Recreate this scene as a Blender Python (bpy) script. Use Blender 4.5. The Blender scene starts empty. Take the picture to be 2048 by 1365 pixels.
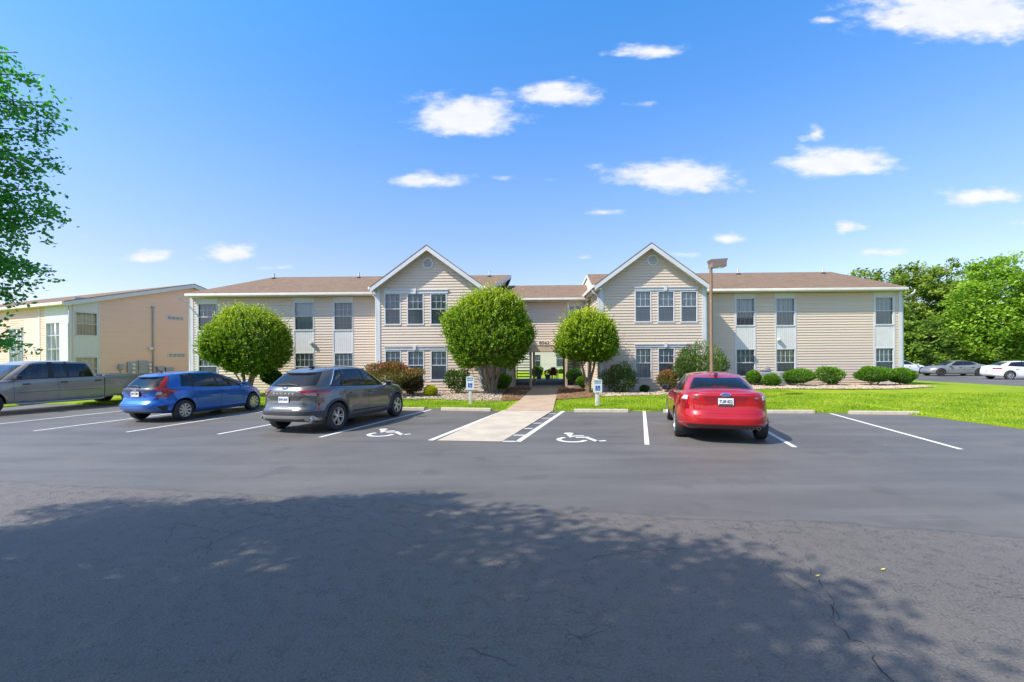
import bpy, bmesh, math, random
import numpy as np
from mathutils import Vector, Matrix
random.seed(7); rng = np.random.default_rng(7)
R = math.radians; PI = math.pi
scene = bpy.context.scene
col = scene.collection
# ---------------------------------------------------------------- camera
F, CH, RHO = 910.0, 1.85, R(.4)
cam = bpy.data.cameras.new('camera'); camo = bpy.data.objects.new('camera', cam); col.objects.link(camo)
cam.sensor_width = 36; cam.lens = 36*F/2048; cam.shift_y = 35.5/2048; cam.clip_end = 3000; cam.clip_start = .05
rx = Vector((math.cos(RHO), 0, -math.sin(RHO))); up = Vector((math.sin(RHO), 0, math.cos(RHO)))
bk = Vector((0, -1, 0))
camo.matrix_world = Matrix(((rx.x, up.x, bk.x, 0), (rx.y, up.y, bk.y, 0), (rx.z, up.z, bk.z, CH), (0, 0, 0, 1)))
scene.camera = camo
scene.view_settings.view_transform = 'Standard'; scene.view_settings.look = 'None'
scene.view_settings.exposure = .66; scene.view_settings.gamma = 1
# ---------------------------------------------------------------- sky and sun
SUN_EL, SUN_AZ = R(47), R(27)          # shadows run along (cos az, sin az)
SD = Vector((-math.cos(SUN_AZ)*math.cos(SUN_EL), -math.sin(SUN_AZ)*math.cos(SUN_EL), math.sin(SUN_EL)))
sun = bpy.data.lights.new('sun', 'SUN'); sun.energy = 4.35; sun.angle = R(.55); sun.color = (1, .91, .80)
suno = bpy.data.objects.new('sun', sun); col.objects.link(suno)
suno.rotation_euler = SD.to_track_quat('Z', 'Y').to_euler(); suno.location = (-20, -10, 30)
W = bpy.data.worlds.new('World'); scene.world = W; W.use_nodes = True
wn = W.node_tree; wn.nodes.clear()
class NT:
    def __init__(s, t): s.t = t
    def n(s, ty, **k):
        o = s.t.nodes.new(ty)
        for a, v in k.items(): setattr(o, a, v)
        return o
    def l(s, a, b): s.t.links.new(a, b)
    def put(s, sock, v):
        if isinstance(v, bpy.types.NodeSocket): s.t.links.new(v, sock)
        else: sock.default_value = v
    def m(s, op, a, b=0.0, c=None, clamp=False):
        o = s.t.nodes.new('ShaderNodeMath'); o.operation = op; o.use_clamp = clamp
        s.put(o.inputs[0], a); s.put(o.inputs[1], b)
        if c is not None: s.put(o.inputs[2], c)
        return o.outputs[0]
    def mix(s, f, a, b, ty='MIX'):
        o = s.t.nodes.new('ShaderNodeMix'); o.data_type = 'RGBA'; o.blend_type = ty
        s.put(o.inputs[0], f); s.put(o.inputs[6], a); s.put(o.inputs[7], b)
        return o.outputs[2]
    def ramp(s, f, stops):
        o = s.t.nodes.new('ShaderNodeValToRGB'); s.put(o.inputs[0], f)
        cr = o.color_ramp
        while len(cr.elements) < len(stops): cr.elements.new(.5)
        for e, (p, c) in zip(cr.elements, stops):
            e.position = p; e.color = (*c, 1) if len(c) == 3 else c
        return o.outputs[0]
    def noise(s, vec, scale, detail=4, rough=.55, dist=0):
        o = s.t.nodes.new('ShaderNodeTexNoise'); s.put(o.inputs['Vector'], vec)
        o.inputs['Scale'].default_value = scale; o.inputs['Detail'].default_value = detail
        o.inputs['Roughness'].default_value = rough; o.inputs['Distortion'].default_value = dist
        return o.outputs[0]
w = NT(wn)
sky = w.n('ShaderNodeTexSky', sky_type='NISHITA', sun_disc=False, sun_elevation=SUN_EL)
sky.sun_rotation = math.atan2(SD.x, SD.y) % (2*PI)
sky.air_density = 1.0; sky.dust_density = 1.0; sky.ozone_density = 2.5
tc = w.n('ShaderNodeTexCoord'); sp = w.n('ShaderNodeSeparateXYZ'); w.l(tc.outputs['Generated'], sp.inputs[0])
X, Y, Z = sp.outputs
yy = w.m('MAXIMUM', Y, .02)
U0 = w.m('DIVIDE', X, yy); V0 = w.m('DIVIDE', Z, yy)
cv = w.n('ShaderNodeCombineXYZ'); w.l(U0, cv.inputs[0]); w.l(w.m('MULTIPLY', V0, 2.2), cv.inputs[1])
wp = w.noise(cv.outputs[0], 3.5, 4, .55); wq = w.noise(cv.outputs[0], 9, 4, .6)
U0 = w.m('ADD', U0, w.m('MULTIPLY', w.m('SUBTRACT', wq, .5), .13)); V0 = w.m('ADD', V0, w.m('MULTIPLY', w.m('SUBTRACT', wp, .5), .03))
n1 = w.noise(cv.outputs[0], 6, 6, .55); n2 = w.noise(cv.outputs[0], 24, 5, .6)
# clouds given by direction: (azimuth tangent, elevation tangent, half sizes, strength)
CL = [(925,236,118,50,1), (1130,194,88,30,1), (1300,104,70,16,.7), (1283,208,32,11,.6), (1355,357,140,38,1), (1672,332,108,38,.95), (1640,272,30,28,.7),
      (845,365,92,17,.75), (1968,398,82,23,.95), (1685,460,30,16,.8), (1453,478,44,15,.7), (1772,508,48,10,.6), (465,507,48,20,.85), (290,514,55,15,.75),
      (1385,512,38,9,.5), (1920,28,210,80,1.1), (1660,42,34,9,.5), (555,535,44,7,.4), (1170,518,20,7,.5), (1210,428,38,8,.4), (2060,450,40,10,.5), (1010,358,70,9,.35)]
dens = None
for cx, cy, hx, hy, st in CL:
    a = (cx-1024)/F; b = (718-(cx-1100)*.007-cy)/F; hx /= F; hy /= F
    du = w.m('MULTIPLY', w.m('SUBTRACT', U0, a), 1/hx)
    dv = w.m('MULTIPLY', w.m('SUBTRACT', V0, b), 1/hy)
    # flatter bases: below the centre the ellipse is tighter
    dv = w.m('MULTIPLY', dv, w.m('ADD', 1.0, w.m('MULTIPLY', w.m('LESS_THAN', dv, 0.0), .45)))
    d = w.m('SQRT', w.m('ADD', w.m('MULTIPLY', du, du), w.m('MULTIPLY', dv, dv)))
    q = w.m('MULTIPLY', w.m('SUBTRACT', 1.2, d), st)
    dens = q if dens is None else w.m('MAXIMUM', dens, q)
dens = w.m('ADD', dens, w.m('MULTIPLY', w.m('SUBTRACT', n1, .5), 1.9))
dens = w.m('ADD', dens, w.m('MULTIPLY', w.m('SUBTRACT', n2, .5), .6))
mr = w.n('ShaderNodeMapRange', interpolation_type='SMOOTHSTEP'); w.l(dens, mr.inputs[0])
mr.inputs[1].default_value = -.02; mr.inputs[2].default_value = .85
al = w.m('MULTIPLY', w.m('MULTIPLY', mr.outputs[0], w.m('GREATER_THAN', Y, .05)), .93)
tint = w.ramp(w.m('MULTIPLY', Z, .5), [(0,(.52,.45,.47)),(.095,(.48,.45,.51)),(.165,(.41,.49,.61)),(.245,(.28,.50,.69)),(.31,(.21,.53,.75)),(.37,(.58,.56,.52)),(.5,(.68,.60,.50))])  # unseen sky high above the view made warm and neutral to lift the shade
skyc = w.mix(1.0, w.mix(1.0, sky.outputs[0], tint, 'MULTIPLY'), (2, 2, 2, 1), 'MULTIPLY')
cloudc = w.mix(n2, (3.7, 3.85, 4.35, 1), (4.9, 4.85, 5.05, 1))
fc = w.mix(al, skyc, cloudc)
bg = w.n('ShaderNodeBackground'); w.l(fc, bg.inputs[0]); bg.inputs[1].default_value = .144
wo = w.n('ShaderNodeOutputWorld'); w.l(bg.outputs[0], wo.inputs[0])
# ---------------------------------------------------------------- photo ray helpers (give real positions on known planes)
def ray(px, py):
    a = (px-1024)/F; b = (718-py)/F
    return Vector((a*math.cos(RHO)+b*math.sin(RHO), 1.0, -a*math.sin(RHO)+b*math.cos(RHO)))
def gp(px, py, z=0.0):
    r = ray(px, py); t = (z-CH)/r.z
    return Vector((r.x*t, t, z))
def atY(px, py, Yd):
    r = ray(px, py)
    return Vector((r.x*Yd, Yd, CH+r.z*Yd))
# ---------------------------------------------------------------- materials
def mat(name, c=(.5,.5,.5), rough=.6, metal=0, spec=.5, coat=0, var=0, vscale=3, bump=0, bscale=60, alpha=1, trans=0, emit=None, coatr=.03):
    M = bpy.data.materials.new(name); M.use_nodes = True
    t = NT(M.node_tree); b = M.node_tree.nodes['Principled BSDF']
    b.inputs['Base Color'].default_value = (*c, 1); b.inputs['Roughness'].default_value = rough
    b.inputs['Metallic'].default_value = metal; b.inputs['Specular IOR Level'].default_value = spec
    b.inputs['Coat Weight'].default_value = coat; b.inputs['Coat Roughness'].default_value = coatr
    b.inputs['Alpha'].default_value = alpha; b.inputs['Transmission Weight'].default_value = trans
    tc = t.n('ShaderNodeTexCoord')
    if var:
        n = t.noise(tc.outputs['Object'], vscale, 5, .6)
        lo = tuple(max(0, x*(1-var)) for x in c); hi = tuple(min(1, x*(1+var)) for x in c)
        t.l(t.ramp(n, [(.3, lo), (.7, hi)]), b.inputs['Base Color'])
    if bump:
        n = t.noise(tc.outputs['Object'], bscale, 4, .6)
        bp = t.n('ShaderNodeBump'); bp.inputs['Strength'].default_value = bump; bp.inputs['Distance'].default_value = .01
        t.l(n, bp.inputs['Height']); t.l(bp.outputs[0], b.inputs['Normal'])
    return M
def glassmat(name, tint, alpha, rough=.02):
    M = bpy.data.materials.new(name); M.use_nodes = True
    t = NT(M.node_tree); M.node_tree.nodes.remove(M.node_tree.nodes['Principled BSDF'])
    out = M.node_tree.nodes['Material Output']
    tr = t.n('ShaderNodeBsdfTransparent'); tr.inputs[0].default_value = (*tint, 1)
    di = t.n('ShaderNodeBsdfDiffuse'); di.inputs[0].default_value = (.015, .02, .025, 1)
    m0 = t.n('ShaderNodeMixShader'); m0.inputs[0].default_value = alpha; t.l(tr.outputs[0], m0.inputs[1]); t.l(di.outputs[0], m0.inputs[2])
    gl = t.n('ShaderNodeBsdfGlossy'); gl.inputs['Roughness'].default_value = rough; gl.inputs[0].default_value = (.95, .97, 1, 1)
    fr = t.n('ShaderNodeFresnel'); fr.inputs[0].default_value = 1.6
    f2 = t.m('MULTIPLY', fr.outputs[0], 1.05, clamp=True)
    m1 = t.n('ShaderNodeMixShader'); t.l(f2, m1.inputs[0]); t.l(m0.outputs[0], m1.inputs[1]); t.l(gl.outputs[0], m1.inputs[2])
    t.l(m1.outputs[0], out.inputs[0])
    return M
def leafmat(name, stops, trans=.35, rough=.55, spec=.35):
    M = bpy.data.materials.new(name); M.use_nodes = True
    t = NT(M.node_tree); b = M.node_tree.nodes['Principled BSDF']; out = M.node_tree.nodes['Material Output']
    at = t.n('ShaderNodeAttribute', attribute_name='tint')
    c = t.ramp(at.outputs['Fac'], stops)
    t.l(c, b.inputs['Base Color']); b.inputs['Roughness'].default_value = rough; b.inputs['Specular IOR Level'].default_value = spec
    tl = t.n('ShaderNodeBsdfTranslucent'); t.l(t.mix(1.0, c, (1.25, 1.25, .6, 1), 'MULTIPLY'), tl.inputs[0])
    mx = t.n('ShaderNodeMixShader'); mx.inputs[0].default_value = trans
    t.l(b.outputs[0], mx.inputs[1]); t.l(tl.outputs[0], mx.inputs[2]); t.l(mx.outputs[0], out.inputs[0])
    return M
M = {}
M['white'] = mat('white_vinyl', (.60,.60,.585), .45, var=.05, vscale=2)
M['trim'] = mat('white_trim', (.56,.575,.59), .5, var=.06, vscale=1.5)
M['gutter'] = mat('gutter_metal', (.72,.70,.64), .4, var=.08, vscale=2)
M['black'] = mat('black_plastic', (.02,.02,.022), .5)
M['rubber'] = mat('tyre_rubber', (.028,.028,.03), .75, bump=.25, bscale=60)
M['alloy'] = mat('alloy_rim', (.62,.62,.63), .28, metal=.85)
M['darkalloy'] = mat('bronze_rim', (.10,.085,.07), .35, metal=.6)
M['chrome'] = mat('chrome', (.8,.8,.8), .12, metal=1)
M['interior'] = mat('seat_fabric', (.045,.047,.052), .9)
M['red_lens'] = mat('red_lens', (.26,.004,.008), .12, coat=1, var=.5, vscale=25)
M['pink_lens'] = mat('pale_red_lens', (.50,.30,.30), .15, coat=1, var=.3, vscale=40)
M['clear_lens'] = mat('clear_lens', (.50,.49,.49), .15, coat=1, var=.2, vscale=40)
M['plate'] = mat('plate_white', (.72,.72,.70), .4)
M['plate_dark'] = mat('plate_ink', (.03,.03,.05), .5)
M['plate_blue'] = mat('plate_blue_ink', (.04,.08,.3), .5)
M['dark'] = mat('underbody_dark', (.012,.012,.013), .8)
M['cladding'] = mat('grey_cladding', (.05,.052,.055), .6, bump=.1, bscale=80)
M['silver'] = mat('silver_trim', (.45,.44,.42), .35, metal=.5)
def paint(name, c, metal=.35, rough=.28, flake=.15):
    return mat(name, c, rough, metal=metal, coat=1, var=flake, vscale=1.2, coatr=.02)
M['car_red'] = paint('red_paint', (.47,.002,.006), .3)
M['car_grey'] = paint('grey_paint', (.13,.13,.127), .5)
M['car_blue'] = paint('blue_paint', (.004,.115,.43), .3)
M['car_silver'] = paint('bronze_silver_paint', (.31,.28,.25), .2)
M['car_dgrey'] = paint('flat_grey_paint', (.19,.195,.19), .2)
M['car_white'] = paint('white_paint', (.72,.73,.74), 0, .3, .03)
M['glass'] = glassmat('car_glass', (.74,.80,.77), .10)
M['glass_dark'] = glassmat('tinted_glass', (.2,.24,.28), .6)
M['pane'] = glassmat('window_glass', (.92,.95,.95), .05, .03)
M['pane_screen'] = glassmat('window_glass_screened', (.88,.88,.88), .1, .10)
M['tan'] = mat('tan_paint', (.50,.40,.28), .6, var=.1, vscale=2)
M['sign'] = mat('sign_face', (.62,.68,.70), .45, var=.05)
M['sign_blue'] = mat('sign_blue', (.01,.07,.34), .4)
M['sign_green'] = mat('sign_green', (.01,.16,.12), .5)
M['post'] = mat('post_concrete_white', (.62,.58,.53), .8, var=.1, vscale=8)
M['lamp_brown'] = mat('lamp_bronze', (.23,.15,.09), .55, var=.2, vscale=4)
M['lamp_grey'] = mat('lamp_head', (.20,.155,.135), .5, var=.1)
M['metal_grey'] = mat('grey_metal_box', (.30,.31,.33), .5, var=.12, vscale=3)
M['meter'] = mat('meter_dial', (.62,.60,.50), .3)
M['bark'] = mat('bark', (.20,.14,.09), .9, var=.35, vscale=9, bump=.8, bscale=30)
M['bark_grey'] = mat('bark_grey', (.15,.12,.10), .9, var=.3, vscale=6, bump=.8, bscale=20)
M['terracotta'] = mat('red_plastic_chair', (.45,.10,.05), .5)
M['stone'] = mat('bed_stone', (.42,.34,.255), .9, var=.45, vscale=3)
M['chip'] = mat('bark_chip', (.20,.105,.055), .95, var=.6, vscale=4)
M['soffit'] = mat('soffit_panel', (.60,.56,.48), .6)
M['iron'] = mat('black_iron', (.03,.028,.028), .5)
def siding(name, c, var=.06):
    Mx = bpy.data.materials.new(name); Mx.use_nodes = True
    t = NT(Mx.node_tree); b = Mx.node_tree.nodes['Principled BSDF']
    tc = t.n('ShaderNodeTexCoord'); mp = t.n('ShaderNodeMapping'); mp.inputs['Scale'].default_value = (.25, .25, 7.7)
    t.l(tc.outputs['Object'], mp.inputs[0])
    n = t.noise(mp.outputs[0], 1.2, 3, .6); n2 = t.noise(tc.outputs['Object'], .5, 4, .6)
    lo = tuple(x*(1-var) for x in c); hi = tuple(x*(1+var) for x in c)
    cc = t.ramp(n, [(.3, lo), (.7, hi)])
    cc = t.mix(t.m('MULTIPLY', n2, .6), cc, (c[0]*.8, c[1]*.82, c[2]*.85, 1))
    t.l(cc, b.inputs['Base Color']); b.inputs['Roughness'].default_value = .5; b.inputs['Specular IOR Level'].default_value = .3
    nb = t.noise(tc.outputs['Object'], 2.5, 3, .5)
    bp = t.n('ShaderNodeBump'); bp.inputs['Strength'].default_value = .35; bp.inputs['Distance'].default_value = .02
    t.l(nb, bp.inputs['Height']); t.l(bp.outputs[0], b.inputs['Normal'])
    return Mx
M['siding'] = siding('lap_siding', (.64,.53,.42))
M['siding_warm'] = siding('lap_siding_salmon', (.80,.555,.41))
M['siding_pale'] = siding('lap_siding_pale', (.66,.60,.50))
def shingles(name):
    Mx = bpy.data.materials.new(name); Mx.use_nodes = True
    t = NT(Mx.node_tree); b = Mx.node_tree.nodes['Principled BSDF']
    tc = t.n('ShaderNodeTexCoord'); g = t.n('ShaderNodeNewGeometry')
    mp = t.n('ShaderNodeMapping'); t.l(tc.outputs['Object'], mp.inputs[0])
    mp.inputs['Scale'].default_value = (1, 1, 1)
    br = t.n('ShaderNodeTexBrick'); t.l(mp.outputs[0], br.inputs[0])
    br.inputs['Scale'].default_value = 1; br.inputs['Brick Width'].default_value = .33; br.inputs['Row Height'].default_value = .14
    br.inputs['Mortar Size'].default_value = .006; br.inputs['Bias'].default_value = 0
    br.inputs['Color1'].default_value = (.11,.072,.052,1); br.inputs['Color2'].default_value = (.27,.185,.13,1); br.inputs['Mortar'].default_value = (.10,.07,.05,1)
    n = t.noise(tc.outputs['Object'], .9, 5, .65); n2 = t.noise(tc.outputs['Object'], 9, 4, .7)
    c = t.mix(t.ramp(n, [(.35, (0,0,0)), (.65, (1,1,1))]), br.outputs[0], (.205,.142,.10,1))
    c = t.mix(.5, c, t.ramp(n2, [(.3, (.085,.058,.044)), (.7, (.31,.225,.155))]))
    t.l(c, b.inputs['Base Color']); b.inputs['Roughness'].default_value = .9; b.inputs['Specular IOR Level'].default_value = .2
    bp = t.n('ShaderNodeBump'); bp.inputs['Strength'].default_value = .6; bp.inputs['Distance'].default_value = .02
    t.l(n2, bp.inputs['Height']); t.l(bp.outputs[0], b.inputs['Normal'])
    return Mx
M['shingle'] = shingles('roof_shingles')
def blindmat(name, c, sc, vert=False):
    Mx = bpy.data.materials.new(name); Mx.use_nodes = True
    t = NT(Mx.node_tree); b = Mx.node_tree.nodes['Principled BSDF']
    tc = t.n('ShaderNodeTexCoord'); sp = t.n('ShaderNodeSeparateXYZ'); t.l(tc.outputs['Object'], sp.inputs[0])
    s = t.m('FRACT', t.m('MULTIPLY', sp.outputs[0 if vert else 2], sc))
    cc = t.ramp(s, [(0, tuple(x*.45 for x in c)), (.25, c), (.9, tuple(x*.8 for x in c))])
    t.l(cc, b.inputs['Base Color']); b.inputs['Roughness'].default_value = .7
    return Mx
M['blind'] = blindmat('window_blind', (.80,.81,.78), 22)
M['blind_dim'] = blindmat('window_blind_dim', (.42,.43,.42), 20)
M['curtain'] = blindmat('curtain', (.78,.79,.76), 7, True)
M['curtain_yellow'] = blindmat('yellow_curtain', (.80,.76,.55), 6, True)
M['room'] = mat('room_dark', (.035,.04,.045), .9)
# ---------------------------------------------------------------- mesh helpers
class MB:
    def __init__(s): s.v = []; s.f = []; s.m = []
    def add(s, vs, fs, mi=0):
        o = len(s.v); s.v += [tuple(p) for p in vs]; s.f += [tuple(i+o for i in f) for f in fs]; s.m += [mi]*len(fs)
    def quad(s, a, b, c, d, mi=0): s.add([a, b, c, d], [(0, 1, 2, 3)], mi)
    def box(s, lo, hi, mi=0, xf=None):
        x0, y0, z0 = lo; x1, y1, z1 = hi
        vs = [Vector(p) for p in ((x0,y0,z0),(x1,y0,z0),(x1,y1,z0),(x0,y1,z0),(x0,y0,z1),(x1,y0,z1),(x1,y1,z1),(x0,y1,z1))]
        if xf is not None: vs = [xf @ p for p in vs]
        s.add(vs, [(0,3,2,1),(4,5,6,7),(0,1,5,4),(1,2,6,5),(2,3,7,6),(3,0,4,7)], mi)
    def bbox(s, lo, hi, b=.01, mi=0, xf=None):       # box with chamfered vertical and horizontal edges
        x0, y0, z0 = lo; x1, y1, z1 = hi
        bm = bmesh.new(); bmesh.ops.create_cube(bm, size=1)
        for v in bm.verts:
            v.co = Vector(((x0+x1)/2+v.co.x*(x1-x0), (y0+y1)/2+v.co.y*(y1-y0), (z0+z1)/2+v.co.z*(z1-z0)))
        bmesh.ops.bevel(bm, geom=bm.edges[:], offset=b, segments=2, affect='EDGES', profile=.6)
        bm.verts.index_update()
        vs = [v.co.copy() for v in bm.verts]
        if xf is not None: vs = [xf @ p for p in vs]
        s.add(vs, [[v.index for v in f.verts] for f in bm.faces], mi); bm.free()
    def prism(s, poly, fn, d0, d1, mi=0, smooth=False):      # fn(a,b,d)->point
        n = len(poly)
        vs = [fn(a, b, d0) for a, b in poly]+[fn(a, b, d1) for a, b in poly]
        fs = [tuple(range(n))[::-1], tuple(range(n, 2*n))]+[(i, (i+1) % n, n+(i+1) % n, n+i) for i in range(n)]
        s.add(vs, fs, mi)
    def tube(s, pts, rad, n=8, mi=0, cap=True):
        pts = [Vector(p) for p in pts]; rings = []
        if not hasattr(rad, '__len__'): rad = [rad]*len(pts)
        o = len(s.v); prev = None
        for i, p in enumerate(pts):
            d = (pts[min(i+1, len(pts)-1)]-pts[max(i-1, 0)]).normalized()
            a = prev if prev is not None else (Vector((0,0,1)) if abs(d.z) < .9 else Vector((1,0,0)))
            x = d.cross(a).normalized(); y = x.cross(d).normalized(); prev = y
            for k in range(n):
                an = 2*PI*k/n; s.v.append(tuple(p+(x*math.cos(an)+y*math.sin(an))*rad[i]))
        for i in range(len(pts)-1):
            for k in range(n):
                s.f.append((o+i*n+k, o+i*n+(k+1) % n, o+(i+1)*n+(k+1) % n, o+(i+1)*n+k)); s.m.append(mi)
        if cap:
            s.f.append(tuple(o+k for k in range(n))[::-1]); s.m.append(mi)
            e = o+(len(pts)-1)*n; s.f.append(tuple(e+k for k in range(n))); s.m.append(mi)
    def lathe(s, prof, c, ax, n=32, mi=0):           # prof (r, d) about axis ax through c
        c = Vector(c); ax = Vector(ax).normalized(); a = Vector((0,0,1)) if abs(ax.z) < .9 else Vector((1,0,0))
        x = ax.cross(a).normalized(); y = ax.cross(x)
        o = len(s.v)
        for r, d in prof:
            for k in range(n):
                an = 2*PI*k/n; s.v.append(tuple(c+ax*d+(x*math.cos(an)+y*math.sin(an))*r))
        for i in range(len(prof)-1):
            for k in range(n):
                s.f.append((o+i*n+k, o+i*n+(k+1) % n, o+(i+1)*n+(k+1) % n, o+(i+1)*n+k)); s.m.append(mi)
    def grid(s, rows, mi=0, closed=False):
        o = len(s.v); n = len(rows[0])
        for r in rows: s.v += [tuple(p) for p in r]
        for i in range(len(rows)-1):
            for k in range(n if closed else n-1):
                s.f.append((o+i*n+k, o+i*n+(k+1) % n, o+(i+1)*n+(k+1) % n, o+(i+1)*n+k)); s.m.append(mi)
    def build(s, name, mats, parent=None, smooth=None, recalc=True):
        me = bpy.data.meshes.new(name); me.from_pydata(s.v, [], s.f)
        if not isinstance(mats, (list, tuple)): mats = [mats]
        for m_ in mats: me.materials.append(m_)
        if len(mats) > 1: me.polygons.foreach_set('material_index', s.m)
        if recalc:
            bm = bmesh.new(); bm.from_mesh(me); bmesh.ops.remove_doubles(bm, verts=bm.verts, dist=1e-5); bmesh.ops.recalc_face_normals(bm, faces=bm.faces); bm.to_mesh(me); bm.free()
        if smooth is not None:
            me.polygons.foreach_set('use_smooth', [True]*len(me.polygons)); me.set_sharp_from_angle(angle=R(smooth))
        me.update()
        o = bpy.data.objects.new(name, me); col.objects.link(o)
        if parent is not None: o.parent = parent
        return o
def tag(o, label=None, cat=None, group=None, kind=None):
    if label: o['label'] = label
    if cat: o['category'] = cat
    if group: o['group'] = group
    if kind: o['kind'] = kind
    return o
def empty(name, loc, rz=0, **k):
    o = bpy.data.objects.new(name, None); col.objects.link(o); o.location = loc; o.rotation_euler = (0, 0, rz); o.empty_display_size = .3
    return tag(o, **k)
def text_mesh(body, size, width=None, extrude=.002, bold=0):
    cu = bpy.data.curves.new('txt', 'FONT'); cu.body = body; cu.size = size; cu.extrude = extrude; cu.offset = bold
    cu.align_x = 'CENTER'; cu.align_y = 'CENTER'; cu.resolution_u = 3
    o = bpy.data.objects.new('txt', cu); col.objects.link(o)
    dg = bpy.context.evaluated_depsgraph_get(); me = o.evaluated_get(dg).to_mesh()
    vs = [v.co.copy() for v in me.vertices]; fs = [tuple(p.vertices) for p in me.polygons]
    o.evaluated_get(dg).to_mesh_clear(); bpy.data.objects.remove(o); bpy.data.curves.remove(cu)
    if width and vs:
        x0 = min(v.x for v in vs); x1 = max(v.x for v in vs); k = width/(x1-x0)
        for v in vs: v.x = (v.x-(x0+x1)/2)*k
    y0 = min(v.y for v in vs); y1 = max(v.y for v in vs)
    for v in vs: v.y -= (y0+y1)/2
    return vs, fs
def put_text(mb, body, size, org, xd, yd, width=None, mi=0, bold=0):
    vs, fs = text_mesh(body, size, width, bold=bold)
    xd = Vector(xd).normalized(); yd = Vector(yd).normalized(); zd = xd.cross(yd)
    mb.add([Vector(org)+xd*v.x+yd*v.y+zd*v.z for v in vs], fs, mi)
def lerp(a, b, t): return a+(b-a)*t
def interp(x, pts):
    if x <= pts[0][0]: return pts[0][1]
    for (x0, y0), (x1, y1) in zip(pts, pts[1:]):
        if x <= x1: return y0+(y1-y0)*(x-x0)/(x1-x0)
    return pts[-1][1]
def sinterp(x, pts):                                  # smooth (cosine free) Catmull-Rom interpolation
    if x <= pts[0][0]: return pts[0][1]
    if x >= pts[-1][0]: return pts[-1][1]
    for i in range(len(pts)-1):
        x0, y0 = pts[i]; x1, y1 = pts[i+1]
        if x <= x1:
            h = x1-x0; t = (x-x0)/h
            m0 = (y1-pts[i-1][1])/(x1-pts[i-1][0])*h if i > 0 else (y1-y0)
            m1 = (pts[i+2][1]-y0)/(pts[i+2][0]-x0)*h if i+2 < len(pts) else (y1-y0)
            return (2*t**3-3*t*t+1)*y0+(t**3-2*t*t+t)*m0+(-2*t**3+3*t*t)*y1+(t**3-t*t)*m1
# leaves: arrays of centres, leaf axis, leaf normal; one mesh
def leaf_mesh(name, C, A, N, L, Wd, tint, m_, parent=None):
    n = len(C)
    A = A/np.linalg.norm(A, axis=1, keepdims=True); B = np.cross(A, N); B /= (np.linalg.norm(B, axis=1, keepdims=True)+1e-9)
    L = np.broadcast_to(np.asarray(L, float), (n,))[:, None]; Wd = np.broadcast_to(np.asarray(Wd, float), (n,))[:, None]
    V = np.empty((n, 4, 3)); V[:, 0] = C-A*L/2; V[:, 1] = C+B*Wd/2; V[:, 2] = C+A*L/2; V[:, 3] = C-B*Wd/2
    me = bpy.data.meshes.new(name); me.vertices.add(n*4); me.vertices.foreach_set('co', V.reshape(-1))
    me.loops.add(n*4); me.loops.foreach_set('vertex_index', np.arange(n*4)); me.polygons.add(n)
    me.polygons.foreach_set('loop_start', np.arange(n)*4); me.polygons.foreach_set('loop_total', np.full(n, 4))
    a = me.attributes.new('tint', 'FLOAT', 'POINT'); a.data.foreach_set('value', np.repeat(np.clip(tint, 0, 1), 4))
    me.materials.append(m_); me.update(calc_edges=True)
    o = bpy.data.objects.new(name, me); col.objects.link(o)
    if parent is not None: o.parent = parent
    return o
def rdir(n):
    d = rng.normal(size=(n, 3)); return d/np.linalg.norm(d, axis=1, keepdims=True)
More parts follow.
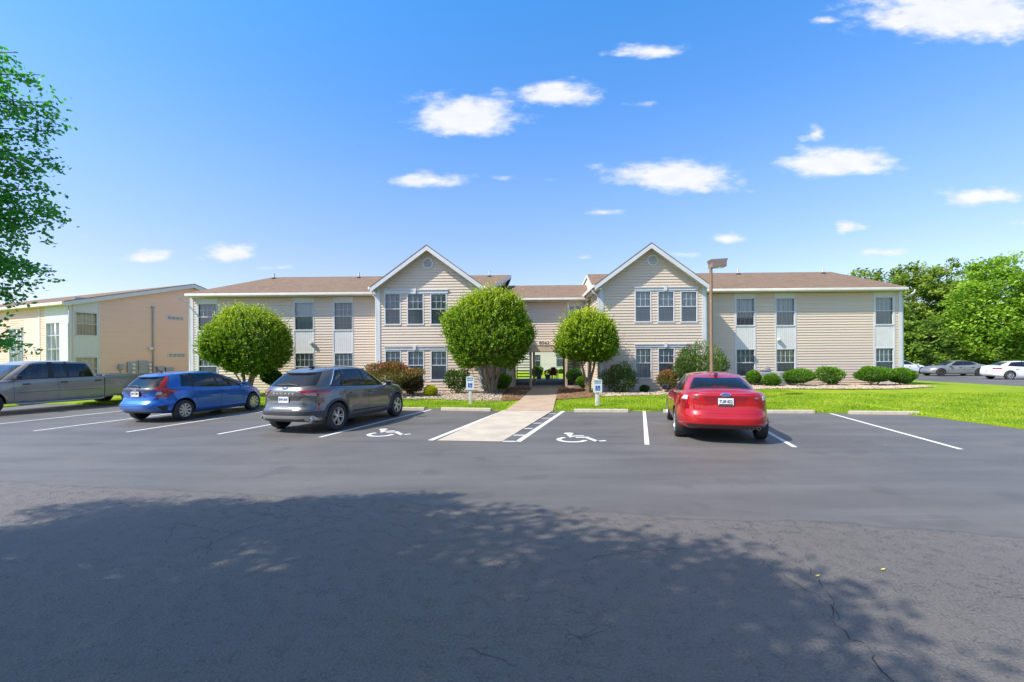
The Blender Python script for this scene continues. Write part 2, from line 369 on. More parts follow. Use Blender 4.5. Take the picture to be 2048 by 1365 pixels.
# ---------------------------------------------------------------- terrain
def smooth(t): t = max(0., min(1., t)); return t*t*(3-2*t)
YF = [(-70,12),(-21.2,12),(-20.8,19.8),(-17,19.8),(-15,18.6),(-9.9,18.2),(-2.9,17.2),(-.4,16.2),(4.6,15.8),(8.8,15.25),(12.0,14.65),(12.5,14.2),(12.72,13.2),(12.8,9.6),(13.2,8.5),(30,8.5)]
def yf(x): return interp(x, YF)
def hL(x, y):
    d = y-yf(x)
    z = .035+.075*smooth(d/6)
    k = smooth((x-8)/5)*smooth((y-14)/8)*(1-smooth((x-20)/9))
    return z+.17*k-.06*smooth((x-24)/5.5)
def asphalt():
    Mx = bpy.data.materials.new('asphalt'); Mx.use_nodes = True
    t = NT(Mx.node_tree); b = Mx.node_tree.nodes['Principled BSDF']
    tc = t.n('ShaderNodeTexCoord'); P = tc.outputs['Object']; sp = t.n('ShaderNodeSeparateXYZ'); t.l(P, sp.inputs[0])
    wob = t.noise(P, .7, 3)
    seam = t.m('SUBTRACT', sp.outputs[1], t.m('ADD', t.m('MULTIPLY', sp.outputs[0], -.18), 5.62))
    seam = t.m('ADD', seam, t.m('MULTIPLY', t.m('SUBTRACT', wob, .5), .5))
    zone = t.m('GREATER_THAN', seam, 0.0)                        # 1 = newer sealed stalls, 0 = older drive
    fine = t.noise(P, 140, 3, .7); agg = t.noise(P, 55, 3, .65); mid = t.noise(P, 6, 5, .65); big = t.noise(P, .35, 5, .6)
    st = t.n('ShaderNodeMapping'); st.inputs['Scale'].default_value = (.12, .9, 1); st.inputs['Rotation'].default_value = (0, 0, .12); t.l(P, st.inputs[0])
    streak = t.noise(st.outputs[0], 1.6, 5, .6)
    old = t.ramp(agg, [(.32, (.082,.073,.064)), (.5, (.126,.113,.099)), (.68, (.178,.16,.14))])
    old = t.mix(t.ramp(fine, [(.25, (1,1,1)), (.36, (0,0,0))]), old, (.025,.025,.027,1))
    new = t.ramp(agg, [(.3, (.066,.061,.055)), (.7, (.104,.097,.088))])
    new = t.mix(t.ramp(streak, [(.38, (0,0,0)), (.72, (.8,.8,.8))]), new, (.135,.131,.125,1))
    c = t.mix(zone, old, new)
    c = t.mix(t.ramp(big, [(.35, (0,0,0)), (.7, (.45,.45,.45))]), c, (.155,.15,.142,1))
    # sandy dust beside the seam
    dd = t.m('MULTIPLY', t.m('SUBTRACT', 1.0, t.m('MULTIPLY', t.m('ABSOLUTE', t.m('SUBTRACT', seam, -.25)), 1.1), clamp=True), t.ramp(mid, [(.4, (0,0,0)), (.65, (1,1,1))]))
    c = t.mix(t.m('MULTIPLY', dd, .35), c, (.17,.155,.135,1))
    line = t.m('LESS_THAN', t.m('ABSOLUTE', t.m('ADD', seam, -.0)), .028)
    c = t.mix(t.m('MULTIPLY', line, .25), c, (.045,.043,.04,1))
    # dark hollow flecks of the worn old surface
    wv = t.n('ShaderNodeMapping'); wv.inputs['Scale'].default_value = (1, 1, 1); t.l(P, wv.inputs[0])
    vo = t.n('ShaderNodeTexVoronoi', feature='DISTANCE_TO_EDGE'); vo.inputs['Scale'].default_value = 26
    nv = t.n('ShaderNodeTexNoise'); nv.inputs['Scale'].default_value = 18; nv.inputs['Detail'].default_value = 3; t.l(P, nv.inputs['Vector'])
    va = t.n('ShaderNodeVectorMath', operation='MULTIPLY_ADD'); t.l(nv.outputs['Color'], va.inputs[0]); va.inputs[1].default_value = (.05,.05,.05); t.l(P, va.inputs[2])
    t.l(va.outputs[0], vo.inputs['Vector'])
    fl = t.m('MULTIPLY', t.m('LESS_THAN', vo.outputs[0], .055), t.ramp(t.noise(P, 7, 3, .6), [(.5, (0,0,0)), (.62, (1,1,1))]))
    fl = t.m('MULTIPLY', fl, t.m('SUBTRACT', 1.0, zone))
    c = t.mix(t.m('MULTIPLY', fl, .5), c, (.028,.028,.03,1))
    # alligator cracking in patches
    v2 = t.n('ShaderNodeTexVoronoi', feature='DISTANCE_TO_EDGE'); v2.inputs['Scale'].default_value = 2.6
    n3 = t.n('ShaderNodeTexNoise'); n3.inputs['Scale'].default_value = 3; n3.inputs['Detail'].default_value = 5; t.l(P, n3.inputs['Vector'])
    v3 = t.n('ShaderNodeVectorMath', operation='MULTIPLY_ADD'); t.l(n3.outputs['Color'], v3.inputs[0]); v3.inputs[1].default_value = (.6,.6,.6); t.l(P, v3.inputs[2]); t.l(v3.outputs[0], v2.inputs['Vector'])
    patch = t.ramp(t.noise(P, .45, 3, .6), [(.53, (0,0,0)), (.6, (1,1,1))])
    ck = t.m('MULTIPLY', t.m('MULTIPLY', t.m('LESS_THAN', v2.outputs[0], .013), patch), t.m('SUBTRACT', 1.0, t.m('MULTIPLY', zone, .85)))
    c = t.mix(t.m('MULTIPLY', ck, .8), c, (.022,.021,.02,1))
    oil = t.m('MULTIPLY', t.ramp(t.noise(P, 1.1, 2, .5), [(.60, (0,0,0)), (.70, (1,1,1))]), zone)
    c = t.mix(t.m('MULTIPLY', oil, .30), c, (.045,.043,.042,1))
    scuff = t.n('ShaderNodeMapping'); scuff.inputs['Scale'].default_value = (.5, 9, 1); scuff.inputs['Rotation'].default_value = (0, 0, -.35); t.l(P, scuff.inputs[0])
    c = t.mix(t.m('MULTIPLY', t.ramp(t.noise(scuff.outputs[0], 1.3, 3, .6), [(.62, (0,0,0)), (.7, (1,1,1))]), t.m('MULTIPLY', .22, zone)), c, (.20,.195,.185,1))
    # pale specks of grit
    c = t.mix(t.m('MULTIPLY', t.m('GREATER_THAN', fine, .71), .6), c, (.30,.29,.27,1))
    t.l(c, b.inputs['Base Color']); b.inputs['Specular IOR Level'].default_value = .8
    t.l(t.ramp(big, [(.3, (.50,.50,.50)), (.7, (.66,.66,.66))]), b.inputs['Roughness'])
    h = t.m('ADD', t.m('MULTIPLY', agg, t.m('SUBTRACT', 1.4, zone)), t.m('MULTIPLY', t.m('MAXIMUM', fl, ck), -1.2))
    bp = t.n('ShaderNodeBump'); bp.inputs['Strength'].default_value = 1.0; bp.inputs['Distance'].default_value = .014
    t.l(h, bp.inputs['Height']); t.l(bp.outputs[0], b.inputs['Normal'])
    return Mx
M['asphalt'] = asphalt()
def lawnmat():
    Mx = bpy.data.materials.new('lawn_grass'); Mx.use_nodes = True
    t = NT(Mx.node_tree); b = Mx.node_tree.nodes['Principled BSDF']; tc = t.n('ShaderNodeTexCoord'); P = tc.outputs['Object']
    a = t.noise(P, 22, 5, .75); c1 = t.noise(P, .8, 5, .65); c2 = t.noise(P, 4, 4, .6)
    c = t.ramp(a, [(.3, (.08,.17,.006)), (.5, (.18,.32,.008)), (.7, (.33,.47,.012))])
    c = t.mix(t.ramp(c1, [(.35, (0,0,0)), (.72, (.7,.7,.7))]), c, (.38,.44,.02,1))
    c = t.mix(t.ramp(c2, [(.55, (0,0,0)), (.8, (.6,.6,.6))]), c, (.36,.33,.09,1))
    t.l(c, b.inputs['Base Color']); b.inputs['Roughness'].default_value = .85; b.inputs['Specular IOR Level'].default_value = .2
    bp = t.n('ShaderNodeBump'); bp.inputs['Strength'].default_value = 1; bp.inputs['Distance'].default_value = .05
    t.l(a, bp.inputs['Height']); t.l(bp.outputs[0], b.inputs['Normal'])
    return Mx
M['lawn'] = lawnmat()
M['field'] = mat('rough_grass', (.09,.13,.025), .95, var=.4, vscale=.3)
M['marking'] = mat('white_road_paint', (.66,.66,.65), .6, var=.12, vscale=14)
def concrete(name, c, joint=0):
    m_ = mat(name, c, .85, var=.14, vscale=1.6, bump=.3, bscale=40); return m_
M['concrete'] = concrete('concrete_pale', (.45,.395,.32)); M['walk'] = concrete('concrete_walk', (.40,.30,.21)); M['slab'] = concrete('breezeway_slab', (.27,.28,.30))
M['stopper'] = mat('wheel_stop_concrete', (.43,.38,.30), .9, var=.15, vscale=6, bump=.3, bscale=50)
M['mulch'] = mat('mulch_ground', (.17,.11,.07), .95, var=.5, vscale=14, bump=1, bscale=30)
mb = MB(); mb.quad((-900,-300,-.05),(900,-300,-.05),(900,1500,-.05),(-900,1500,-.05)); tag(mb.build('ground', M['field'], recalc=False), kind='structure')
mb = MB(); mb.quad((-70,-45,0),(90,-45,0),(90,56,0),(-70,56,0)); tag(mb.build('parking_lot', M['asphalt'], recalc=False), kind='structure')
xs = sorted(set([round(-70+i*2.0, 2) for i in range(25)]+[round(-21.4+i*.1, 2) for i in range(10)]+[round(-20+i*.35, 2) for i in range(93)]+[round(11.9+i*.06, 2) for i in range(22)]+[round(13.2+i*.5, 2) for i in range(33)]+[29.55]))
ds = [0, 0, .1, .25, .5, .9, 1.4, 2, 2.7, 3.5, 4.5, 5.5, 6.5, 7.5, 9, 11, 14, 18, 23, 30, 40, 60, 90]
rows = []
for x in xs:
    jit = .05*math.sin(x*5.1)+.04*math.sin(x*13.7)
    y0 = yf(x)+jit
    rows.append([(x, y0+d, hL(x, y0+d) if i else 0.001) for i, d in enumerate(ds)])
mb = MB(); mb.grid(rows); tag(mb.build('lawn', M['lawn'], smooth=40), kind='structure')
# ---------------------------------------------------------------- markings, ramp, walkway
mb = MB()
def stripe(a, b, w=.1, z=.004):
    a = Vector((a[0], a[1], 0)); b = Vector((b[0], b[1], 0)); d = (b-a).normalized(); n = Vector((-d.y, d.x, 0))*w/2; zz = Vector((0,0,z))
    mb.quad(a-n+zz, b-n+zz, b+n+zz, a+n+zz)
dvs = (.27, .963)
stripe((4.56,15.74), (2.86,9.68)); stripe((7.43,15.38), (5.77,9.3)); stripe((10.32,14.75), (8.85,8.98))
stripe((-2.98,16.75), (-4.62,10.9)); stripe((-5.85,17.3), (-7.42,11.45)); stripe((-8.7,17.9), (-10.1,11.9)); stripe((-11.6,18.1),(-12.85,12.2)); stripe((-14.3,18.2),(-15.6,12.9))
stripe((-.5,15.42), (-1.87,10.34), .13, .009)
stripe((1.78,15.93), (.12,10.14), .13)
for (xa, ya), (xb, yb_) in (((1097,828),(1109,828)),((1081,837),(1097,837)),((1065,847),(1080,847)),((1047,857.6),(1062,857.6)),((1027,871),(1046,871)),((1006,883.4),(1031,883.6))):
    stripe(gp(xa, ya), gp(xb+3, yb_), .1)
# far stall lines in the side lot
for k in range(6):
    a = gp(1892+k*22, 752+k*1.6); stripe(a, (a.x+4.8, a.y-1.0), .12)
def wheelchair(o, ang, sc):
    c, s = math.cos(ang), math.sin(ang)
    def P(a, b): return Vector((o[0]+(a*c-b*s)*sc, o[1]+(a*s+b*c)*sc, .004))
    def arc(cx, cy, r0, r1, a0, a1, n=20):
        mb.grid([[P(cx+r*math.cos(lerp(a0,a1,i/n)), cy+r*math.sin(lerp(a0,a1,i/n))) for i in range(n+1)] for r in (r0, r1)])
    arc(-.10, .36, .25, .36, R(118), R(345))
    arc(-.10, 1.22, 0.001, .12, 0, 2*PI)
    for q in ([(-.17,1.06),(-.03,1.06),(.02,.62),(-.12,.62)], [(-.1,.72),(-.1,.6),(.34,.6),(.34,.72)], [(.22,.62),(.34,.62),(.52,.10),(.40,.10)], [(.42,.10),(.42,.2),(.66,.26),(.66,.16)], [(-.05,.92),(-.05,.82),(.24,.82),(.24,.92)]):
        mb.quad(*[P(a, b) for a, b in q])
wheelchair(gp(1156,885.5), R(-2), .98)
wheelchair(gp(768,873.5), R(12), .95)
tag(mb.build('parking_markings', M['marking'], recalc=False), kind='structure')
mb = MB()
pts = [gp(*p) for p in ((874,881.6),(1004,883.6),(1106,823),(1008,821.5))]
for p in pts: p.z = .004
pts[2].z = .03; pts[3].z = .03
mb.grid([[pts[0].lerp(pts[1], i/6) for i in range(7)], [pts[3].lerp(pts[2], i/6) for i in range(7)]])
tag(mb.build('access_ramp', M['concrete'], recalc=False), kind='structure')
mb = MB()
wr = [((1012,820.6),(1106,821.4)),((1041,799.5),(1111,800)),((1064,777),(1117,777.3))]
rw = []
for i, (a, b) in enumerate(wr):
    zz = (.05,.125,.165)[i]
    pa = gp(*a, zz); pb = gp(*b, zz); rw.append((pa, pb))
segs = []
n = 7
for i in range(n):
    def at(t):
        t2 = t*2; k = min(1, int(t2)); fr = t2-k
        return rw[k][0].lerp(rw[k+1][0], fr), rw[k][1].lerp(rw[k+1][1], fr)
    t0, t1 = i/n+.0012, (i+1)/n-.0012
    a0, b0 = at(t0); a1, b1 = at(min(t1, .9999))
    dz = Vector((0,0,-.14))
    mb.add([a0, b0, b1, a1, a0+dz, b0+dz, b1+dz, a1+dz], [(0,1,2,3),(0,4,5,1),(1,5,6,2),(2,6,7,3),(3,7,4,0)])
tag(mb.build('walkway', M['walk']), kind='structure')
# long cracks in the old drive, thin dark strips
cr = random.Random(3); mb = MB()
def crack(pl, w_=.010, wob=.05):
    pts = [gp(*p) for p in pl]; out = []
    for a, b in zip(pts, pts[1:]):
        n = max(3, int((b-a).length/.06))
        for i in range(n): out.append(a.lerp(b, i/n)+Vector((cr.gauss(0, wob*.35), cr.gauss(0, wob*.35), 0)))
    out.append(pts[-1]); L_, R_ = [], []
    for i, p in enumerate(out):
        d = (out[min(i+1, len(out)-1)]-out[max(i-1, 0)]).normalized(); n_ = Vector((-d.y, d.x, 0)); ww = w_*.65*cr.uniform(.25, 1)*(.3 if i in (0, len(out)-1) else 1)/2
        L_.append(p+n_*ww+Vector((0,0,.003))); R_.append(p-n_*ww+Vector((0,0,.003)))
    mb.grid([L_, R_])
crack([(1145,1130),(1200,1112),(1290,1100),(1370,1098)]); crack([(1510,1115),(1560,1150),(1610,1180),(1648,1200),(1680,1240)]); crack([(1600,1120),(1640,1165),(1665,1200),(1672,1245)])
crack([(1675,1245),(1700,1275),(1735,1295),(1765,1340),(1800,1375)], .016); crack([(300,1065),(350,1045),(420,1060),(470,1070)], .009); crack([(390,1100),(430,1085),(465,1068),(520,1050)], .009)
crack([(410,1110),(425,1085),(400,1075),(350,1080)], .008); crack([(470,1030),(500,1025),(545,1030),(600,1020)], .008); crack([(330,1090),(345,1060),(360,1035)], .007); crack([(200,1000),(260,1012),(330,1000)], .007)
crack([(740,1060),(800,1075),(830,1100),(900,1090)], .007); crack([(650,1005),(700,1015),(760,1005)], .007); crack([(930,1300),(980,1310),(1040,1335)], .008); crack([(1180,885),(1260,888),(1400,893),(1600,893),(1900,897)], .010, .02); crack([(520,884),(640,880),(740,886)], .008, .02)
tag(mb.build('cracks', mat('crack_dark', (.03,.03,.03), .9), recalc=False), kind='structure')
# wheel stops
def stop(p0, p1, lab):
    a = gp(p0, p0 and STY(p0)); b = gp(p1, STY(p1)); a.z = b.z = 0
    d = (b-a).normalized(); n_ = Vector((-d.y, d.x, 0)); L = (b-a).length; b_ = MB()
    prof = [(-.075,0),(.075,0),(.065,.085),(.045,.105),(-.045,.105),(-.065,.085)]
    b_.prism(prof, lambda u, z, t: n_*u+d*t+Vector((0,0,z)), .02, L-.02)
    o = b_.build('wheel_stop', M['stopper'], smooth=20); o.location = a+Vector((0,0,.002))
    return tag(o, lab, 'wheel stop', 'concrete wheel stops at the heads of the stalls')
def STY(px): return interp(px, [(700,820.5),(882,821.0),(983,822.6),(1147,824.4),(1257,825),(1333,826),(1628,827),(1697,828.5),(1838,830)])
stop(766, 850, 'concrete wheel stop ahead of the grey crossover front wheel')
stop(882, 983, 'concrete wheel stop left of the walkway, below the left parking sign')
stop(1147, 1257, 'concrete wheel stop right of the walkway, below the right parking sign')
stop(1326, 1345, 'short end of a wheel stop left of the red sedan')
stop(1508, 1628, 'concrete wheel stop just right of the red sedan')
stop(1697, 1838, 'rightmost concrete wheel stop before the empty stall')
# ---------------------------------------------------------------- building frame
class Frame:
    def __init__(s, O, ang):
        s.O = Vector(O); s.ang = ang; s.U = Vector((math.cos(ang), math.sin(ang), 0)); s.V = Vector((-math.sin(ang), math.cos(ang), 0))
    def at(s, px, py, v):
        r = ray(px, py); t = (v+s.O.dot(s.V))/r.dot(s.V); p = r*t
        return (p-s.O).dot(s.U), CH+r.z*t
def rect(mb, P, u0, u1, z0, z1, d0, d1, mi=0):
    vs = [P(u, d, z) for d in (d0, d1) for u, z in ((u0,z0),(u1,z0),(u1,z1),(u0,z1))]
    mb.add(vs, [(0,1,2,3),(4,7,6,5),(0,4,5,1),(1,5,6,2),(2,6,7,3),(3,7,4,0)], mi)
def wall(mb, P, ul, uh, z0, z1, openings=(), d=.030, pitch=.148, mi=0):
    n = max(1, round((z1-z0)/pitch)); ph = (z1-z0)/n
    for i in range(n):
        zs = sorted(set([z0+i*ph, z0+(i+1)*ph]+[z for o in openings for z in (o[2], o[3]) if z0+i*ph < z < z0+(i+1)*ph]))
        for za, zb in zip(zs, zs[1:]):
            zm = (za+zb)/2; cuts = [(o[0], o[1]) for o in openings if o[2] < zm < o[3]]
            la, ha = ul(za), uh(za); lb, hb = ul(zb), uh(zb)
            edges = [(la, lb)]
            for a, b in sorted(cuts):
                if b < la or a > ha: continue
                edges.append((a, a)); edges.append((b, b))
            edges.append((ha, hb))
            fa = 1-(za-z0-i*ph)/ph; fb = 1-(zb-z0-i*ph)/ph
            for (a0, a1), (b0, b1) in zip(edges[::2], edges[1::2]):
                if b0-a0 < .002: continue
                mb.quad(P(a0, d*fa, za), P(b0, d*fa, za), P(b1, d*fb, zb), P(a1, d*fb, zb), mi)
                if za == zs[0]: mb.quad(P(a0, 0, za), P(b0, 0, za), P(b0, d, za), P(a0, d, za), mi)
def window(P, par, u0, u1, z0, z1, cols=4, blind='blind', upper=.5, casing=.05, lowblind=None, lab=None, low=True, drop=0):
    mb = MB(); c = casing; zm = lerp(z1, z0, upper); f = .035
    rect(mb, P, u0, u0+c, z0, z1, -.06, .035); rect(mb, P, u1-c, u1, z0, z1, -.06, .035)
    rect(mb, P, u0+c, u1-c, z1-c, z1, -.06, .037); rect(mb, P, u0-.01, u1+.01, z0-.03, z0+c*.8, -.06, .05)
    rect(mb, P, u0+c, u1-c, zm-.022, zm+.022, -.05, .02)
    a, b = u0+c, u1-c
    def munt(za, zb, d0, d1):
        for i in range(1, cols): x = lerp(a, b, i/cols); rect(mb, P, x-.008, x+.008, za, zb, d0, d1)
        z = (za+zb)/2
        for i in range(cols):
            xa = lerp(a, b, i/cols)+.008; xb = lerp(a, b, (i+1)/cols)-.008; rect(mb, P, xa, xb, z-.008, z+.008, d0, d1-.001)
    munt(zm+.022, z1-c, -.03, -.012); munt(z0+c*.8, zm-.022, -.05, -.037)
    w_ = mb.build('window', M['trim'], par)
    if lab: w_['label'] = lab
    g = MB(); g.quad(P(a, -.025, zm), P(b, -.025, zm), P(b, -.025, z1-c), P(a, -.025, z1-c)); g.build('pane', M['pane'], w_, recalc=False)
    g = MB(); g.quad(P(a, -.032, z0), P(b, -.032, z0), P(b, -.032, zm), P(a, -.032, zm)); g.build('pane', M['pane_screen'], w_, recalc=False)
    g = MB()
    zd = lerp(z0, z1, drop); g.quad(P(a, -.12, zd), P(b, -.12, zd), P(b, -.12, z1), P(a, -.12, z1), 0)
    if drop: g.quad(P(a, -.12, z0), P(b, -.12, z0), P(b, -.12, zd), P(a, -.12, zd), 1)
    for aa in (a, b): g.quad(P(aa, -.05, z0), P(aa, -.12, z0), P(aa, -.12, z1), P(aa, -.05, z1), 1)
    for zz in (z0, z1): g.quad(P(a, -.05, zz), P(a, -.12, zz), P(b, -.12, zz), P(b, -.05, zz), 1)
    g.build('blind', [M[blind], M['room']], w_, recalc=False)
    return w_
def vpanel(P, par, u0, u1, z0, z1, step=.12):
    mb = MB(); rect(mb, P, u0, u1, z0, z1, -.02, .004); n = max(1, round((u1-u0)/step))
    for i in range(n):
        a = lerp(u0, u1, i/n)+.006; b = lerp(u0, u1, (i+1)/n)-.006; rect(mb, P, a, b, z0, z1, .004, .014)
    return mb.build('vertical_panel', M['white'], par)
def slab(mb, pts, th, mi=0, mi2=None):
    pts = [Vector(p) for p in pts]; n = len(pts); dn = Vector((0,0,-th)); lo = [p+dn for p in pts]
    mb.add(pts+lo, [tuple(range(n))], mi); mb.add(pts+lo, [tuple(range(n, 2*n))[::-1]]+[(i, n+i, n+(i+1) % n, (i+1) % n) for i in range(n)], mi if mi2 is None else mi2)
# ---------------------------------------------------------------- main apartment building
BF = Frame((0, 24.2, 0), R(-.8))
B = empty('apartment_building', BF.O, BF.ang, label='long two-storey beige lap-sided apartment block with two front gables and an open breezeway', cat='building')
def PF(v): return lambda u, d, z: Vector((u, v-d, z))
G0 = PF(0); WV = 1.3; G1 = PF(WV); CVv = 3.5; GC = PF(CVv)
def uz(px, py, v): return BF.at(px, py, v)
wl_u0 = uz(381.5, 650, WV)[0]; wl_u1 = uz(757, 650, 0)[0]; wr_u0 = uz(1407, 650, 0)[0]; wr_u1 = uz(1803, 650, WV)[0]
ZT = 5.4
siding_mb = MB()
# left and right wings: window columns
def column(px0, px1, wpx0, wpx1, yt, ym, yb_, ylt, bl1, bl2, ylb=None):
    u0 = uz(px0, 650, WV)[0]; u1 = uz(px1, 650, WV)[0]; a = uz(wpx0, 650, WV)[0]-.03; b = uz(wpx1, 650, WV)[0]+.03
    mx = (px0+px1)/2; zt, zb, zl = uz(mx, yt, WV)[1]+.04, uz(mx, yb_, WV)[1]-.03, uz(mx, ylt, WV)[1]+.04
    vpanel(G1, B, u0+.06, u1-.06, zt, ZT); vpanel(G1, B, u0+.06, u1-.06, zl, zb)
    zlb = zl-(zt-zb); vpanel(G1, B, u0+.06, u1-.06, .15, zlb-.03)
    for x0_, x1_ in ((u0, u0+.06), (u1-.06, u1)): mb = MB(); rect(mb, G1, x0_, x1_, .1, ZT, -.02, .035); mb.build('panel_trim', M['trim'], B)
    window(G1, B, a, b, zb, zt, 4, bl1, drop=random.choice((0,0,.3))); window(G1, B, a, b, zlb, zl, 4, bl2)
    for s0, s1 in ((u0+.06, a), (b, u1-.06)):
        if s1-s0 > .005:
            m2 = MB(); rect(m2, G1, s0, s1, zb, zt, -.02, .012); rect(m2, G1, s0, s1, zlb, zl, -.02, .012); m2.build('window_surround', M['white'], B)
    return (u0+.01, u1-.01, .1, ZT)
opL = [column(394,436,397,434,608.6,635,661,707,'blind_dim','curtain'), column(587.5,629,590,627,606,633,660,707,'blind','blind'),
       column(666,707,668.8,705,606,633,660,707,'blind_dim','blind')]
opR = [column(1469,1511,1472,1508.7,598,623,651,699.5,'curtain','blind_dim'), column(1549.5,1592,1552,1589,597.5,623,651,699,'curtain','curtain_yellow'),
       column(1746.7,1789,1750,1786,595.5,622,649,697,'blind','blind')]
wall(siding_mb, G1, lambda z: wl_u0, lambda z: wl_u1+.2, .06, ZT, opL)
wall(siding_mb, G1, lambda z: wr_u0-.2, lambda z: wr_u1, .12, ZT, opR)
DEP = 14.0
gl0 = uz(753.5,650,0)[0]; gl1 = uz(963,650,0)[0]; gr0 = uz(1199.5,650,0)[0]; gr1 = uz(1411.5,650,0)[0]
# end walls, back walls
wall(siding_mb, lambda u, d, z: Vector((wl_u0-d, u, z)), lambda z: WV, lambda z: DEP-1.3, .06, ZT)
wall(siding_mb, lambda u, d, z: Vector((wr_u1+d, u, z)), lambda z: WV, lambda z: DEP-1.3, .12, ZT)
wall(siding_mb, lambda u, d, z: Vector((u, DEP-1.3+d, z)), lambda z: wl_u0, lambda z: gl1, .06, ZT)
wall(siding_mb, lambda u, d, z: Vector((u, DEP-1.3+d, z)), lambda z: gr0, lambda z: wr_u1, .06, ZT)
# gables
def gable(u0, u1, apx, apy, tipl, tipr, wxs, yU, yL, side_in, blinds, vent, hdr, hdl):
    ua, za = uz(apx, apy, -.45); tl = uz(tipl, 575, -.45)[0]; tr = uz(tipr, 575, -.45)[0]
    half = (tr-tl)/2; ua = (tl+tr)/2; ze = 5.66; sl = (za-ze)/half
    tops = za-.16
    ops = []
    for k, (a, b) in enumerate(wxs):
        ua_, ub_ = uz(a, 620, 0)[0], uz(b, 620, 0)[0]; m_ = (a+b)/2
        for (t, bt), bl in ((yU, blinds[0][k]), (yL, blinds[1][k])):
            z1, z0 = uz(m_, t, 0)[1], uz(m_, bt, 0)[1]
            window(G0, B, ua_, ub_, z0, z1, 3, bl, .5, .06); ops.append((ua_+.01, ub_-.01, z0, z1))
    wall(siding_mb, G0, lambda z: max(u0, ua-(tops-z)/sl), lambda z: min(u1, ua+(tops-z)/sl), .06, tops-.02, ops)
    for s, uu in ((-1, u0), (1, u1)):
        ve = side_in[0] if s < 0 else side_in[1]
        wall(siding_mb, (lambda s_, uu_: (lambda u, d, z: Vector((uu_+s_*d, u, z))))(s, uu), lambda z: 0, lambda z: ve, .06, 5.6)
        mb = MB(); aa = uu if s < 0 else uu-.2
        rect(mb, G0, aa, aa+.2, .06, 5.7, .012, .045)
        xo = uu-.035 if s < 0 else uu+.012
        mb.box((xo, -.035, .06), (xo+.023, .17, 5.6)); mb.build('corner_trim', M['trim'], B)
    for (a, b, ya, yb2, kx) in (hdr, hdl):
        A_, Bz = uz(a, ya, 0); C_, Dz = uz(b, yb2, 0); mb = MB()
        rect(mb, G0, A_+.03, C_-.03, Dz, Bz-.04, .012, .06); rect(mb, G0, A_, C_, Bz-.04, Bz, .012, .10)
        ku = uz(kx, ya, 0)[0]; kb = Dz-.02; kt = Bz+.05
        mb.prism([(ku-.055, kb), (ku+.055, kb), (ku+.085, kt), (ku-.085, kt)], lambda a_, b_, d_: Vector((a_, -d_, b_)), .013, .125)
        mb.build('window_header', M['trim'], B)
    # roof slopes, rake boards, soffit
    vb = 7.6
    for s, tip in ((-1, tl), (1, tr)):
        mb = MB(); slab(mb, [(ua, -.47, za+.03), (tip, -.47, ze+.03), (tip, vb, ze+.03), (ua, vb, za+.03)], .05)
        mb.build('roof', M['shingle'], B)
        mb = MB(); e = s*.0
        P0 = Vector((ua, -.46, za)); P1 = Vector((tip, -.46, ze)); dn = Vector((0,0,-.27)); bkk = Vector((0,.035,0))
        up_ = Vector((0,0,-.021))
        mb.add([P0+up_, P1+up_, P1+dn+Vector((-s*.0,0,0)), P0+dn, P0+up_+bkk, P1+up_+bkk, P1+dn+bkk, P0+dn+bkk], [(0,1,2,3),(7,6,5,4),(0,4,5,1),(1,5,6,2),(2,6,7,3),(3,7,4,0)])
        mb.build('rake_board', M['trim'], B)
        mb = MB(); q = .2
        mb.quad((ua, -.425, za-q), (tip, -.425, ze-q), (tip, .01, ze-q), (ua, .01, za-q)); mb.build('soffit', M['white'], B, recalc=False)
        mb = MB(); x0, x1 = sorted((tip, tip+s*.11))
        mb.bbox((x0, -.47, ze-.14), (x1, vb if s*side_in[2] > 0 else WV+.4, ze+.01), .02)
        x0, x1 = sorted((tip, (u0 if s < 0 else u1)-s*.02)); mb.box((x0, -.424, ze-.2), (x1, 3.5, ze-.18))
        mb.build('gutter', M['gutter'], B, smooth=30)
        mb = MB(); uu = (u0 if s < 0 else u1); xx = tip+s*.05
        mb.tube([(xx, .05, ze-.13), (xx, .05, ze-.25), (uu+s*.07, .10, ze-.5), (uu+s*.07, .10, .3), (uu+s*.07, -.08, .14)], .04, 8); mb.build('downspout', M['trim'], B, smooth=50)
    vu, vz = uz(vent[0], vent[1], 0); mb = MB()
    mb.lathe([(.30,.0),(.30,.05),(.22,.06),(.215,.01)], (vu, 0, vz), (0,-1,0), 32)
    for k in range(-4, 5):
        zz = vz+k*.046; hw = math.sqrt(max(.0, .212**2-(k*.046)**2))
        if hw > .02: mb.box((vu-hw, -.042, zz-.004), (vu+hw, -.012, zz+.02), xf=None)
    mb.build('gable_vent', M['white'], B, smooth=30)
    mb = MB(); mb.lathe([(.001,.011),(.22,.0115)], (vu, -.012, vz), (0,-1,0), 32); mb.build('vent_backing', M['room'], B)
    return ua, za, tl, tr
gable(gl0, gl1, 852.5, 490.5, 740, 967, [(769,802),(814,848),(860.5,894)], (587,650), (701,761), (WV, CVv, 1),
      [['blind_dim','blind_dim','blind_dim'], ['blind','blind','blind']], (855.7,527.3), (767.5,897,580.5,587,830), (769,897,693.6,699.6,830))
gable(gr0, gr1, 1307.5, 486, 1189.5, 1418.5, [(1269,1302.7),(1314.6,1349),(1360.5,1395)], (582,644.7), (695.6,757), (CVv, WV, -1),
      [['blind','blind','blind'], ['curtain','curtain','blind']], (1304.8,521), (1267.6,1397,575,581,1330), (1268,1397,688.5,694,1330.5))
